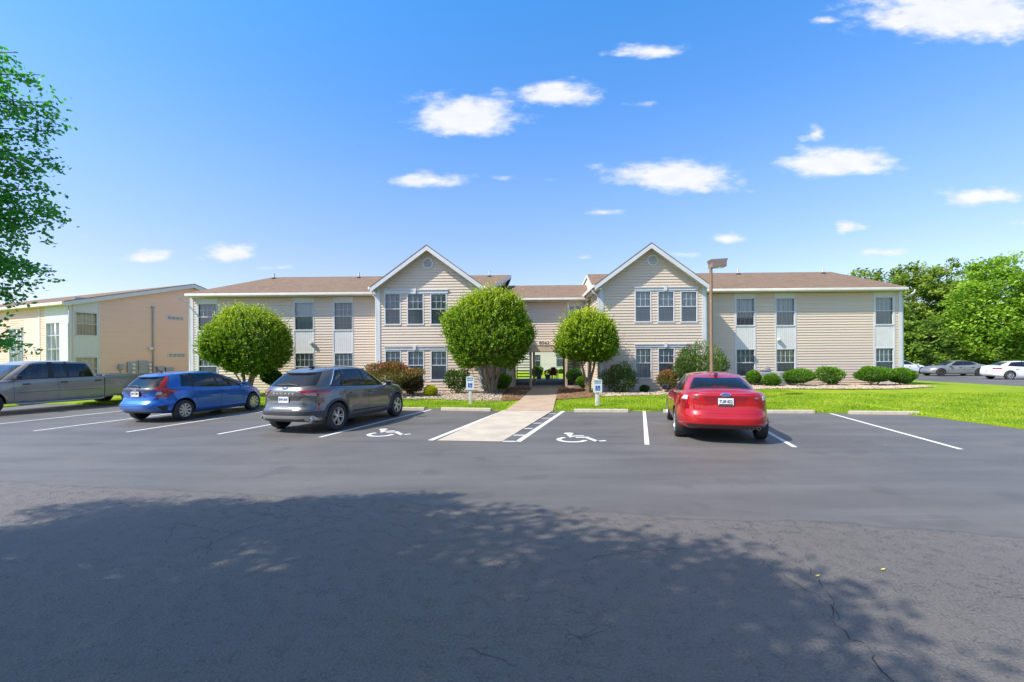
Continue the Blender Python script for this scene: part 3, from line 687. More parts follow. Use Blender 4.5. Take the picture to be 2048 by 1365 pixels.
# centre wall above the breezeway
ce0, ce1 = gl1-.05, gr0+.05
cw0 = uz(1135,640,CVv)[0]; cw1 = uz(1173.6,640,CVv)[0]; zt = uz(1155,612,CVv)[1]; zb = zt-1.45
zbm1 = uz(1110,692,CVv)[1]; zbm0 = uz(1110,703.8,CVv)[1]
ub0 = uz(1027,740,CVv)[0]; ub1 = uz(1163,740,CVv)[0]
wc0 = uz(1000,740,CVv)[0]; wc1 = uz(1014,740,CVv)[0]
wall(siding_mb, GC, lambda z: ce0, lambda z: ce1, zbm1, ZT, [(cw0,cw1,zb,ZT)])
wall(siding_mb, GC, lambda z: ce0, lambda z: ub0, .1, zbm1, [(wc0,wc1,uz(1005,762,CVv)[1],uz(1005,727,CVv)[1])])
wall(siding_mb, GC, lambda z: ub1, lambda z: ce1, .1, zbm1)
for uu, s in ((ub0, 1), (ub1, -1)):
    wall(siding_mb, (lambda uu_, s_: (lambda u, d, z: Vector((uu_+s_*d, u, z))))(uu, s), lambda z: CVv, lambda z: DEP-1.3, .1, zbm1)
window(GC, B, cw0+.08, cw1-.05, zb, zt, 4, 'curtain'); vpanel(GC, B, cw0+.03, cw1-.03, zt, ZT-.02)
window(GC, B, wc0, wc1, uz(1005,762,CVv)[1], uz(1005,727,CVv)[1], 3, 'curtain')
for x0_, x1_ in ((cw0-.03, cw0+.08), (cw1-.05, cw1+.02)): mb = MB(); rect(mb, GC, x0_, x1_, zb-.03, ZT, 0, .035); mb.build('panel_trim', M['trim'], B)
siding_mb.build('siding', M['siding'], B, recalc=False)
mb = MB(); rect(mb, GC, ub0-.2, ub1+.2, zbm0, zbm1+.02, .02, .30); rect(mb, GC, ub0-.2, ub1+.2, zbm1+.02, zbm1+.05, .02, .33); mb.build('beam', M['tan'], B)
mb = MB(); mb.box((ub0, CVv+.02, zbm0+.1), (ub1, DEP-1.3, zbm0+.35)); mb.build('ceiling', M['tan'], B)
# street number on its plate
mb = MB(); nu0, nz0 = uz(1076.5,690.5,CVv); nu1, nz1 = uz(1101,682,CVv)
rect(mb, GC, nu0, nu1, nz0, nz1, .02, .035); pl = mb.build('number_plate', M['siding_pale'], B)
mb = MB(); put_text(mb, '8562', .26, ((nu0+nu1)/2, CVv-.038, (nz0+nz1)/2), (1,0,0), (0,0,1), width=(nu1-nu0)*.86, bold=.008); mb.build('number', M['black'], pl, recalc=False)
# roofs of wings and centre
def roofz(v): return 5.62+(v-.85)*(7.60-5.62)/(7.0-.85)
RV, EV = 7.0, .85
eL = uz(371, 590, EV)[0]; rL = uz(547, 556, RV)[0]; rLi = uz(1022, 553.5, RV)[0]; eLi = gl1+.1
eR = uz(1815, 578, EV)[0]; rR = uz(1662, 548, RV)[0]; rRi = uz(1174, 552.7, RV)[0]; eRi = gr0-.15
mb = MB(); zr = roofz(RV); ze = roofz(EV); vB = 2*RV-EV
for e0, r0, r1, e1 in ((eL, rL, rLi, eLi), (eRi, rRi, rR, eR)):
    slab(mb, [(e0, EV, ze), (e1, EV, ze), (r1, RV, zr), (r0, RV, zr)], .06)
    slab(mb, [(e1, vB, ze), (e0, vB, ze), (r0, RV, zr), (r1, RV, zr)], .06)
slab(mb, [(eL, vB, ze), (eL, EV, ze), (rL, RV, zr)], .06); slab(mb, [(eR, EV, ze), (eR, vB, ze), (rR, RV, zr)], .06)
cV0 = CVv-.5; cze = uz(1110, 597, cV0)[1]+.05; cRV = 6.6; czr = uz(1100, 571, cRV)[1]
slab(mb, [(gl1-.3, cV0, cze), (gr0+.3, cV0, cze), (rRi+.6, cRV, czr), (rLi-.6, cRV, czr)], .06)
slab(mb, [(gr0+.3, 2*cRV-cV0, cze), (gl1-.3, 2*cRV-cV0, cze), (rLi-.6, cRV, czr), (rRi+.6, cRV, czr)], .06)
mb.build('roof', M['shingle'], B)
# inner gable ends with rakes
for e, r, s in ((eLi, rLi, 1), (eRi, rRi, -1)):
    mb = MB(); mb.add([(e-s*.1, EV, ze-.07), (r-s*.1, RV, zr-.07), (e-s*.1, vB, ze-.07)], [(0,1,2)]); mb.build('end_siding', M['siding'], B, recalc=False)
    mb = MB()
    for (va, za_, ua_), (vb_, zb_, ub_) in (((EV, ze, e), (RV, zr, r)), ((RV, zr, r), (vB, ze, e))):
        a = Vector((ua_, va, za_-.02)); b = Vector((ub_, vb_, zb_-.02)); dn = Vector((0,0,-.2)); o_ = Vector((s*.03,0,0))
        mb.add([a, b, b+dn, a+dn, a+o_, b+o_, b+dn+o_, a+dn+o_], [(0,1,2,3),(4,7,6,5),(0,4,5,1),(1,5,6,2),(2,6,7,3),(3,7,4,0)])
    mb.build('rake_board', M['trim'], B)
# eaves: gutter, soffit, downspouts
for e0, e1 in ((eL, gl0+.1), (gr1-.1, eR)):
    mb = MB(); mb.bbox((e0, EV-.10, ze-.17), (e1, EV+.02, ze-.03), .02); mb.build('gutter', M['gutter'], B, smooth=30)
    mb = MB(); mb.box((e0+.02, EV+.02, ze-.20), (e1, WV+.01, ze-.19)); mb.box((e0+.02, EV+.02, ze-.19), (e1, EV+.045, ze-.06)); mb.build('soffit', M['soffit'], B)
mb = MB(); mb.bbox((gl1, cV0-.1, cze-.16), (gr0, cV0+.02, cze-.03), .02); mb.build('gutter', M['gutter'], B, smooth=30)
mb = MB(); mb.box((gl1, cV0+.02, cze-.20), (gr0, CVv, cze-.18)); mb.build('soffit', M['soffit'], B)
for u, s in ((wl_u0, -1), (wr_u1, 1)):
    mb = MB(); aa = u if s < 0 else u-.17; rect(mb, G1, aa, aa+.17, .06, ZT+.05, .012, .035); xo = u-.035 if s < 0 else u+.012
    mb.box((xo, WV-.035, .06), (xo+.023, WV+.17, ZT)); mb.build('corner_trim', M['trim'], B)
    mb = MB(); xx = u+s*.1; mb.tube([(u+s*.35, EV-.04, ze-.15), (u+s*.33, EV, ze-.3), (xx, WV+.05, ze-.62), (xx, WV+.05, .3), (xx, WV-.15, .12)], .045, 8); mb.build('downspout', M['trim'], B, smooth=50)
mb = MB(); xx = gr0-.25; mb.tube([(xx, cV0, cze-.12), (xx, cV0+.05, cze-.25), (xx+.08, CVv-.08, cze-.55), (xx+.08, CVv-.08, .3)], .045, 8); mb.build('downspout', M['trim'], B, smooth=50)
# roof vents
for px, py in ((548,563),(718,563),(979,559),(1476,553),(1646,553),):
    r = ray(px, py); u, z = uz(px, py, 6.3); zz = roofz(6.3)
    mb = MB(); mb.tube([(u, 6.3, zz-.02), (u, 6.3, zz+.36)], .055, 10, 0); mb.lathe([(.2,0),(.07,.1)], (u, 6.3, zz-.03), (0,0,1), 14, 1)
    mb.build('roof_vent', [M['trim'], M['black']], B, smooth=50)
for px, py in ((624.5,688),(1556,681)):
    u, z = uz(px, py, WV); mb = MB(); mb.bbox((u-.08, WV-.10, z-.08), (u+.08, WV-.03, z+.08), .015)
    mb.bbox((u-.10, WV-.22, z-.02), (u+.08, WV-.08, z+.12), .02, xf=None); mb.build('wall_light', M['white'], B, smooth=30)
# foundation strip
mb = MB()
for a, b, v in ((wl_u0, gl0, WV), (gl0, gl1, 0), (gr0, gr1, 0), (gr1, wr_u1, WV)): mb.box((a, v+.02, -.1), (b, v+.3, .3))
mb.build('foundation', M['concrete'], B)
# posts and slab of the breezeway
for px, vv in ((1061.5, CVv-.1), (1068, CVv+3), (1132.5, CVv-.1), (1128, CVv+5.5)):
    u, _ = uz(px, 740, vv); mb = MB(); mb.bbox((u-.07, vv-.07, .12), (u+.07, vv+.07, zbm0+.02), .01); mb.build('porch_post', M['tan'], B, smooth=30)
mb = MB(); mb.box((ub0, CVv-.6, -.1), (ub1, DEP+.5, .155)); o = mb.build('breezeway_floor', M['slab'], B)
# ---------------------------------------------------------------- stairs (both sides of the breezeway)
def stairs(u0, u1, v0, v1, lab):
    o = empty('staircase', BF.O+BF.U*((u0+u1)/2)+BF.V*v0, BF.ang, label=lab, cat='staircase', group='stairs in the breezeway')
    n = 14; wdt = (u1-u0); h = 2.75
    for s in (-1, 1):
        mb = MB(); x = s*wdt/2
        mb.prism([(0,.155),(.3,.155),(v1-v0+.1,h-.2),(v1-v0+.1,h+.1)], lambda a, b, d: Vector((x+d, a, b)), -.03, .03); mb.build('stringer', M['iron'], o)
        mb = MB()
        for k in range(0, n+1, 2):
            y = (v1-v0)*k/n; z = .155+(h-.155)*k/n; mb.box((x-.012, y-.012, z), (x+.012, y+.012, z+.9))
        mb.tube([(x, 0, 1.06), (x, v1-v0, h+.9)], .025, 8); mb.build('railing', M['iron'], o)
    for k in range(n):
        y = (v1-v0)*(k+.2)/n; z = .155+(h-.155)*(k+1)/n; mb = MB(); mb.bbox((-wdt/2+.03, y, z-.055), (wdt/2-.03, y+.26, z), .008); mb.build('tread', M['iron'], o)
    return o
stairs(uz(1034,740,5)[0], uz(1062,740,5)[0], 4.6, 8.9, 'black open-riser staircase on the left of the breezeway, behind the larger round tree')
stairs(uz(1136,740,6.2)[0], uz(1160,740,6.2)[0], 5.9, 10.2, 'black open-riser staircase on the right of the breezeway')
mb = MB(); u, _ = uz(1029, 740, 4.2); mb.box((-.09,-.1,0), (.09,.1,2.15)); o = mb.build('porch_post', M['tan'], None)
o.parent = B; o.location = (u, 4.2, .14)
# ---------------------------------------------------------------- salmon building at the left
lang = R(68)
LO = atY(137, 604, 27.7); LO.z = 0
LF = Frame(LO, lang)          # u along the gable wall (away to the right), v to the left (front facade lies at u=0, runs along +v)
L = empty('apartment_building', LO, lang, label='salmon-sided two-storey apartment block at the left, seen gable end on', cat='building')
def lz(px, py): return LF.at(px, py, 0)
PG = lambda u, d, z: Vector((u, -d, z))                   # gable wall plane
PL = lambda u, d, z: Vector((-d, u, z))                   # front facade plane (u here = v)
up_, zp = lz(384, 571); ue = 2*up_
zeL = lz(137, 604)[1]; sl = (zp-zeL)/up_
smb = MB()
a0, b0 = lz(149,680)[0], lz(196.5,680)[0]
zz1, zz0 = lz(172,625)[1], lz(172,672)[1]; zl1 = lz(172,714)[1]; zl0 = zl1-(zz1-zz0)
wall(smb, PG, lambda z: max(0, (z-zeL+.12)/sl), lambda z: min(ue, ue-(z-zeL+.12)/sl), 0, zp-.2, [(a0+.02, b0-.02, 0, zeL+.5)])
def lfz(px, py):
    r = ray(px, py); t = (-(0)+LF.O.dot(LF.U))/r.dot(LF.U); p = r*t; return (p-LF.O).dot(LF.V), CH+r.z*t
F1 = 17.0
fl = [lfz(x, 700)[0] for x in (121, 92.5, 80, 48.5, 18.5)]
wall(smb, PL, lambda z: .02, lambda z: F1, 0, zeL-.05, [(fl[0], fl[1], .15, lfz(105,645)[1]), (fl[3], fl[4], .15, lfz(30,657)[1])])
smb.build('siding', M['siding_warm'], L, recalc=False)
zp2 = zeL+.05
vpanel(PG, L, a0, b0, zz1, zeL+.35); vpanel(PG, L, a0, b0, zl1, zz0)
mb = MB(); rect(mb, PG, a0-.08, a0, 0, zeL+.2, 0, .03); rect(mb, PG, b0, b0+.08, 0, zeL+.5, 0, .03); rect(mb, PG, .0, .13, 0, zeL, .017, .035); rect(mb, PL, 0, .14, 0, zeL-.05, .017, .035)
mb.build('corner_trim', M['trim'], L)
window(PG, L, a0+.03, b0-.03, zz0, zz1, 4, 'curtain_yellow'); window(PG, L, a0+.03, b0-.03, zl0, zl1, 4, 'curtain_yellow')
ptop = lfz(105,645)[1]
mb = MB()
for a, b, z0_, z1_ in ((.15, fl[0], 0, zeL-.05), (fl[0], fl[1]+.1, ptop, zeL-.05)):
    n = max(2, round((b-a)/.16))
    for i in range(n): rect(mb, PL, lerp(a, b, i/n)+.006, lerp(a, b, (i+1)/n)-.006, z0_, z1_, .017, .035)
rect(mb, PL, fl[2]-.08, fl[2]+.08, 0, zeL-.05, .017, .04)
mb.build('vertical_panel', M['white'], L)
mb = MB(); rect(mb, PL, fl[2]+.1, fl[3]-.1, 2.4, zeL-.9, .017, .03); mb.build('light_panel', M['siding_pale'], L)
def screenroom(a, b, z0_, z1_, cols):
    mb = MB(); c = .06
    rect(mb, PL, a, a+c, z0_, z1_, -.1, .03); rect(mb, PL, b-c, b, z0_, z1_, -.1, .03); rect(mb, PL, a+c, b-c, z1_-c, z1_, -.1, .03)
    for k in range(1, cols): x = lerp(a, b, k/cols); rect(mb, PL, x-.02, x+.02, z0_, z1_-c, -.08, -.02)
    for k in range(1, 5): z = lerp(z0_, z1_, k/5); rect(mb, PL, a+c, b-c, z-.02, z+.02, -.079, -.021)
    w_ = mb.build('screened_opening', M['trim'], L)
    g = MB(); g.quad(PL(a,-.09,z0_), PL(b,-.09,z0_), PL(b,-.09,z1_), PL(a,-.09,z1_)); g.build('pane', M['pane_screen'], w_, recalc=False)
    g = MB(); g.quad(PL(a,-.9,z0_), PL(b,-.9,z0_), PL(b,-.9,z1_), PL(a,-.9,z1_)); g.quad(PL(b,-.9,z0_), PL(b,-.1,z0_), PL(b,-.1,z1_), PL(b,-.9,z1_)); g.build('room_wall', M['siding_pale'], w_, recalc=False)
screenroom(fl[0], fl[1], .15, ptop, 3); screenroom(fl[3], fl[4], .15, lfz(30,657)[1], 4)
mb = MB(); oh = .35
A_ = [(-oh, -.3, zeL-oh*sl+.1), (up_, -.3, zp+.1), (up_, F1+5, zp+.1), (-oh, F1+5, zeL-oh*sl+.1)]
slab(mb, A_, .05); slab(mb, [(ue+oh, F1+5, zeL-oh*sl+.1), (up_, F1+5, zp+.1), (up_, -.3, zp+.1), (ue+oh, -.3, zeL-oh*sl+.1)], .05)
mb.build('roof', M['shingle'], L)
mb = MB()
for (xa, za_), (xb, zb_) in (((-oh, zeL-oh*sl), (up_, zp)), ((up_, zp), (ue+oh, zeL-oh*sl))):
    a = Vector((xa, -.29, za_+.05)); b = Vector((xb, -.29, zb_+.05)); dn = Vector((0,0,-.26)); o_ = Vector((0,.03,0))
    mb.add([a, b, b+dn, a+dn, a+o_, b+o_, b+dn+o_, a+dn+o_], [(0,1,2,3),(4,7,6,5),(0,4,5,1),(1,5,6,2),(2,6,7,3),(3,7,4,0)])
mb.build('rake_board', M['trim'], L)
mb = MB(); mb.box((-oh-.1, -.29, zeL-oh*sl-.1), (-oh, F1+5, zeL-oh*sl+.06)); mb.box((-oh, -.25, zeL-oh*sl-.1), (0, F1+5, zeL-oh*sl-.08)); mb.build('gutter', M['gutter'], L)
for px, ya, yb_ in ((350.5,632,642.5),(353,707,715.5)):
    u, z = lz(px, (ya+yb_)/2); hw = .62; hh = .16; mb = MB()
    for r_ in ((u-hw,u+hw,z+hh-.05,z+hh),(u-hw,u+hw,z-hh,z-hh+.05),(u-hw,u-hw+.08,z-hh+.05,z+hh-.05),(u+hw-.08,u+hw,z-hh+.05,z+hh-.05)): rect(mb, PG, *r_, 0, .05)
    for k in range(1, 4): x = lerp(u-hw, u+hw, k/4); rect(mb, PG, x-.02, x+.02, z-hh+.05, z+hh-.05, 0, .045)
    wv_ = mb.build('wall_grille', M['trim'], L); mb = MB()
    for k in range(7): rect(mb, PG, u-hw+.08, u+hw-.08, z-hh+.06+k*.03, z-hh+.072+k*.03, .02, .035)
    rect(mb, PG, u-hw+.08, u+hw-.08, z-hh+.05, z+hh-.05, 0, .019); mb.build('slats', M['metal_grey'], wv_)
u, z1_ = lz(305, 616); mb = MB(); mb.tube([(u, -.06, .3), (u, -.06, z1_)], .055, 10); mb.bbox((u-.1, -.14, z1_-.05), (u+.1, -.0, z1_+.1), .02); mb.build('conduit', M['tan'] if 0 else M['metal_grey'], L, smooth=40)
u, z = lz(300, 698); mb = MB(); mb.bbox((u-.16, -.22, z-.08), (u+.12, -.02, z+.1), .03); mb.build('wall_light', M['white'], L, smooth=30)
for x0, x1, y0, y1 in ((253.5,274,724,749),(292,301,724,749)):
    (ua_, za_), (ub_, zb_) = lz(x0, y0), lz(x1, y1); mb = MB(); mb.bbox((ua_, -.16, zb_-.25), (ub_, 0, za_), .015); mm = mb.build('meter_bank', M['metal_grey'], L, smooth=30)
    for k in range(3):
        zz_ = za_-.2-k*.26; g = MB(); cx_ = (ua_+ub_)/2+(.0 if x0 < 260 else 0)
        g.lathe([(.10,.16),(.10,.22),(.085,.26),(.001,.27)], (cx_, 0, zz_), (0,-1,0), 20); g.build('meter', M['meter'], mm, smooth=40)
for x0, x1, y0, y1 in ((274,292,722,750),(235,245,729,736.5),(312,326,733,745),(329,345,735,743)):
    (ua_, za_), (ub_, zb_) = lz(x0, y0), lz(x1, y1); mb = MB(); mb.bbox((ua_, -.2, zb_-.1), (ub_, 0, za_), .015)
    if x0 == 235: mb.tube([((ua_+ub_)/2, -.06, .2), ((ua_+ub_)/2, -.06, zb_)], .03, 8)
    mb.build('meter_cabinet', M['metal_grey'], L, smooth=30)
# ---------------------------------------------------------------- building beyond the breezeway
BB = empty('apartment_building', (0, 62, 0), 0, label='pale siding block across the courtyard, seen through the breezeway', cat='building')
bmb = MB(); PB = lambda v: (lambda u, d, z: Vector((u, v-d, z)))
wall(bmb, PB(0), lambda z: -12, lambda z: 16, 0, 5.6, [(6.0,7.3,.7,2.9),(3.1,3.9,.7,2.4)], pitch=.15)
bmb.build('siding', M['siding_pale'], BB, recalc=False)
window(PB(0), BB, 6.0, 7.3, .7, 2.9, 4, 'curtain'); window(PB(0), BB, 3.1, 3.9, .7, 2.4, 3, 'blind_dim')
mb = MB(); slab(mb, [(-12.4,-.5,5.7), (16.4,-.5,5.7), (16.4,6,7.6), (-12.4,6,7.6)], .08); slab(mb, [(16.4,12.5,5.7), (-12.4,12.5,5.7), (-12.4,6,7.6), (16.4,6,7.6)], .08); mb.build('roof', M['shingle'], BB)
mb = MB(); rect(mb, PB(0), 2.4, 2.62, 0, 5.6, .02, .05); rect(mb, PB(0), -12, 16, 5.35, 5.6, .02, .06); mb.build('corner_trim', M['trim'], BB)
# ---------------------------------------------------------------- cars
# car frame: x forward, y to the car's left, z up, origin on the ground midway between the axles
class Car:
    def __init__(s, name, label, cat, pos, heading, paintm, P, group=None):
        s.P = P; s.root = empty(name, (pos[0], pos[1], .002), math.atan2(heading[1], heading[0]), label=label, cat=cat, group=group)
        s.pm = paintm; s.hw = P['W']/2
        # theta table from rear centre (pi) to front centre (0) by arc length
        n = 600; th = [PI-PI*i/n for i in range(n+1)]; pts = [s.out2(t, .6) for t in th]
        s.S = [0]
        for a, b in zip(pts, pts[1:]): s.S.append(s.S[-1]+math.hypot(a[0]-b[0], a[1]-b[1]))
        s.TH = th
    def zlow(s, x): return interp(x, s.P['zlow'])
    def zbelt(s, x): return sinterp(x, s.P['zbelt'])
    def out2(s, th, t):
        P = s.P; c, sn = math.cos(th), math.sin(th); w_ = s.hw*sinterp(t, P['wid'])
        if c < 0: xe = sinterp(t, P['rear']); n = P.get('nr', 5)
        else: xe = sinterp(t, P['front']); n = P.get('nf', 4)
        return xe*abs(c)**(2/n), w_*abs(sn)**(2/n)
    def th_of(s, a):
        a = max(0, min(s.S[-1], a)); lo, hi = 0, len(s.S)-1
        while hi-lo > 1:
            m_ = (lo+hi)//2
            if s.S[m_] <= a: lo = m_
            else: hi = m_
        f = (a-s.S[lo])/max(1e-9, s.S[hi]-s.S[lo]); return lerp(s.TH[lo], s.TH[hi], f)
    def pt(s, th, t, side=1):
        x, y = s.out2(th, t); zl, zb = s.zlow(x), s.zbelt(x)
        for wx in s.P.get('ax', (-s.P['wb']/2, s.P['wb']/2)):            # wheel-arch swell
            z = zl+t*(zb-zl); r = math.hypot(x-wx, z-s.P['R']); fl = s.P.get('flare', .02)
            y += fl*math.exp(-((r-s.P['R']-.05)/.11)**2)*min(1, y/s.hw)
        return Vector((x, y*side, zl+t*(zb-zl)))
    def psz(s, a, z):                                     # point by arc length a (signed) and height z
        side = 1 if a >= 0 else -1; th = s.th_of(abs(a)); t = .6
        for _ in range(4):
            x, y = s.out2(th, t); t = (z-s.zlow(x))/(s.zbelt(x)-s.zlow(x))
        return s.pt(th, t, side)
    def pxz(s, x, z, side=1):                             # point on the flank by x and height
        t = (z-s.zlow(x))/(s.zbelt(x)-s.zlow(x)); xe = sinterp(t, s.P['rear' if x < 0 else 'front']); n = s.P.get('nr', 5) if x < 0 else s.P.get('nf', 4)
        c = min(1, abs(x/xe))**(n/2); th = math.acos(c) if x > 0 else PI-math.acos(c)
        return s.pt(th, t, side)
    def deck(s, x, y, yk=None):
        wv = s.hw*sinterp(1, s.P['wid']); zb = s.zbelt(x)
        xr, xf = sinterp(1, s.P['rear']), sinterp(1, s.P['front'])
        f = smooth((x-xr)/.22)*smooth((xf-x)/.3)
        return zb+interp(x, s.P['crown'])*f*(1-min(1, abs(y)/(yk or wv))**2.6)
    def patch(s, mb, fn, q, nu=6, nv=3, off=.006, mi=0):
        g = []; gi = []
        for j in range(nv+1):
            row = []; ri = []
            for i in range(nu+1):
                u, v = i/nu, j/nv
                a = lerp(lerp(q[0][0], q[1][0], u), lerp(q[3][0], q[2][0], u), v); b = lerp(lerp(q[0][1], q[1][1], u), lerp(q[3][1], q[2][1], u), v)
                p = fn(a, b); e = .01; pa = fn(a+e, b)-fn(a-e, b); pb = fn(a, b+e)-fn(a, b-e); nn = pa.cross(pb)
                if nn.length < 1e-9: nn = Vector((0,0,1))
                nn.normalize()
                if nn.dot(p-Vector((0, 0, .7))) < 0: nn = -nn
                row.append(p+nn*off); ri.append(p-nn*.015)
            g.append(row); gi.append(ri)
        mb.grid(g, mi)
        for a_, b_ in ((g[0], gi[0]), (g[-1], gi[-1])): mb.grid([a_, b_], mi)
        for k in (0, -1): mb.grid([[r[k] for r in g], [r[k] for r in gi]], mi)
    def body(s):
        P = s.P; M1 = 84
        ths = [s.th_of(s.S[-1]*i/M1) for i in range(M1+1)]
        ts = [0, .02, .05, .1, .16, .22, .28, .34, .40, .46, .52, .58, .64, .70, .76, .82, .87, .91, .945, .97, .99, 1.0]
        mb = MB(); ring = []
        idx = [(k, 1) for k in range(M1+1)]+[(k, -1) for k in range(M1-1, 0, -1)]
        rows = [[s.pt(ths[k], t, sd) for k, sd in idx] for t in ts]
        mb.grid(rows, 0, closed=True)
        # top deck and floor: strips across between mirrored points
        top = []; bot = []; m = 12
        for k in range(1, M1):
            pT = s.pt(ths[k], 1.0, 1); pB = s.pt(ths[k], 0, 1)
            top.append([Vector((pT.x, pT.y*(1-2*i/m), s.deck(pT.x, pT.y*(1-2*i/m), pT.y))) for i in range(m+1)])
            bot.append([Vector((pB.x, pB.y*(1-2*i/m), pB.z)) for i in range(m+1)])
        for g, kk in ((top, 1), (bot, 0)):
            e0 = s.pt(ths[0], kk, 1); e1 = s.pt(ths[M1], kk, 1)
            mb.grid(g, 0)
            for e, r in ((e0, g[0]), (e1, g[-1])):
                for i in range(m): mb.add([e, r[i], r[i+1]], [(0,1,2)], 0)
        o = mb.build('body', [s.pm, M['dark']], None, smooth=None)
        me = o.data
        # wheel wells cut with cylinders
        Rw = P['R']+P.get('gap', .055)
        cut = MB()
        for wx in P.get('ax', (-P['wb']/2, P['wb']/2)):
            for sd in (-1, 1): cut.lathe([(0.0001, 0), (Rw, 0), (Rw, .6), (.0001, .6)], (wx, sd*(s.hw-.32), P['R']+.01), (0, sd, 0), 40, 1)
        co = cut.build('cutter', [s.pm, M['dark']]); co.data.polygons.foreach_set('material_index', [1]*len(co.data.polygons))
        md = o.modifiers.new('b', 'BOOLEAN'); md.operation = 'DIFFERENCE'; md.object = co; md.solver = 'EXACT'
        dg = bpy.context.evaluated_depsgraph_get(); nm = bpy.data.meshes.new_from_object(o.evaluated_get(dg)); o.modifiers.clear()
        o.data = nm; nm.name = 'body'; bpy.data.objects.remove(co); bpy.data.meshes.remove(me)
        # deck below the greenhouse and underside are dark
        gb = P['gh']; x0, x1 = gb['base'][0]+.05, gb['base'][1]-.05
        for p in nm.polygons:
            c = p.center
            if p.material_index == 0 and ((p.normal.z > .7 and x0 < c.x < x1 and abs(c.y) < gb['base'][2]-.06) or (p.normal.z < -.9 and c.z < .3)): p.material_index = 1
        nm.polygons.foreach_set('use_smooth', [True]*len(nm.polygons)); nm.set_sharp_from_angle(angle=R(38))
        o.parent = s.root; s.bodyo = o
        return o
    # greenhouse
    def gsetup(s):
        g = s.P['gh']; s.q = []
        def thx(x, xe, n):
            c = min(1, abs(x/xe))**(n/2); return math.acos(c) if x > 0 else PI-math.acos(c)
        def thy(y, w_, n, rear):
            a = math.asin(min(1, (y/w_))**(n/2)); return PI-a if rear else a
        n = g['n']; B_, T_ = g['base'], g['roof']; xc = g['xc']
        nodes = []
        for kind, a, b in g['nodes']:
            if kind == 'R': nodes.append((thy(a, B_[2], n, True), thy(b, T_[2], n, True)))
            elif kind == 'S':
                nodes.append((thx(a-xc, (B_[0] if a < xc else B_[1])-xc, n), thx(b-xc, (T_[0] if b < xc else T_[1])-xc, n)))
            elif kind == 'F': nodes.append((thy(a, B_[2], n, False), thy(b, T_[2], n, False)))
        s.nodes = nodes
    def gh_base(s, th):
        g = s.P['gh']; B_ = g['base']; n = g['n']; xc = g['xc']; c, sn = math.cos(th), math.sin(th); xe = (B_[0] if c < 0 else B_[1])-xc
        x = xc+xe*abs(c)**(2/n)*(1 if c >= 0 else 1); 
        y = B_[2]*abs(sn)**(2/n)
        return Vector((x, y, s.deck(x, y)-.012))
    def gh_roof(s, th, sc=1.0):
        g = s.P['gh']; T_ = g['roof']; n = g['n']; xc = g['xc']; c, sn = math.cos(th), math.sin(th); xe = (T_[0] if c < 0 else T_[1])-xc
        x = xc+xe*abs(c)**(2/n)*sc; y = T_[2]*abs(sn)**(2/n)*sc
        zr = sinterp(x, g['rail'])
        return Vector((x, y, zr+g['crown']*(1-sc**2.6)))
    def gh(s, thb, tht, v, side=1):
        a, b = s.gh_base(thb), s.gh_roof(tht)
        p = a.lerp(b, v); d = Vector((math.cos(tht)*.8, math.sin(tht), .35)).normalized()
        p = p+d*(s.P['gh'].get('bulge', .03)*4*v*(1-v)); p.y *= side
        return p
    def ghq(s, q, v, side=1):                             # q: float index over nodes
        k = min(int(q), len(s.nodes)-2); f = q-k; (a0, b0), (a1, b1) = s.nodes[k], s.nodes[k+1]
        kinds = s.P['gh']['nodes']
        # interpolate positions rather than angles on flat zones
        A0, A1 = s.gh_base(a0), s.gh_base(a1); T0, T1 = s.gh_roof(b0), s.gh_roof(b1)
        return s.gh(lerp(a0, a1, f), lerp(b0, b1, f), v, side)
    def cabin(s):
        s.gsetup(); g = s.P['gh']; v0, v1 = g['v']; zones = g['zones']
        vs_full = [0, v0*.5, v0]+[lerp(v0, v1, i/4) for i in range(1, 5)]+[lerp(v1, 1, .5), 1]
        nd = s.nodes; frame = MB(); glasses = []
        seq = []
        for k in range(len(nd)-1):
            m = {'rear': 8, 'front': 8, 'side': 8, 'pillar': 4, 'paint': 8, 'black': 3}[zones[k][0]]
            for i in range(m): seq.append((k, i/m, (i+1)/m))
        for side in (1, -1):
            for k in range(len(nd)-1):
                kind = zones[k][0]; mine = [q for q in seq if q[0] == k]
                fs = [mine[0][1]]+[q[2] for q in mine]
                def col_(f):
                    (a0, b0), (a1, b1) = nd[k], nd[k+1]
                    # ease theta so the flats sample evenly
                    return lerp(a0, a1, f), lerp(b0, b1, f)
                cols_ = [col_(f) for f in fs]
                grid = [[s.gh(a, b, v, side) for a, b in cols_] for v in vs_full]
                isglass = kind in ('rear', 'front', 'side')
                mi = 1 if kind == 'black' else 0
                if not isglass: frame.grid(grid, mi)
                else:
                    frame.grid(grid[:3], 0 if zones[k][1:] != ('b',) else 1); frame.grid(grid[6:], 0)
                    glasses.append((kind, k, side, grid[2:7]))
        # roof cap
        allth = []
        for k in range(len(nd)-1):
            (a0, b0), (a1, b1) = nd[k], nd[k+1]; m = len([q for q in seq if q[0] == k])
            allth += [lerp(b0, b1, i/m) for i in range(m)]
        allth.append(nd[-1][1])
        for side in (1, -1):
            rows = []
            for sc in (1, .985, .96, .92, .86, .76, .6, .4, .2, .01):
                rows.append([Vector((p.x, p.y*side, p.z)) for p in (s.gh_roof(th, sc) for th in allth)])
            frame.grid(rows, 0)
        # weld and build
        s.fr = frame.build('roof', [s.pm, M['black']], s.root, smooth=42)
        # merge the mirrored centre panes
        rear = MB(); front = MB(); done = []
        for kind, k, side, gr in glasses:
            if kind == 'rear': rear.grid(gr)
            elif kind == 'front': front.grid(gr)
            else:
                m_ = MB(); m_.grid(gr); ow = m_.build('side_window', M[g.get('sideglass', 'glass')], s.root, smooth=60)
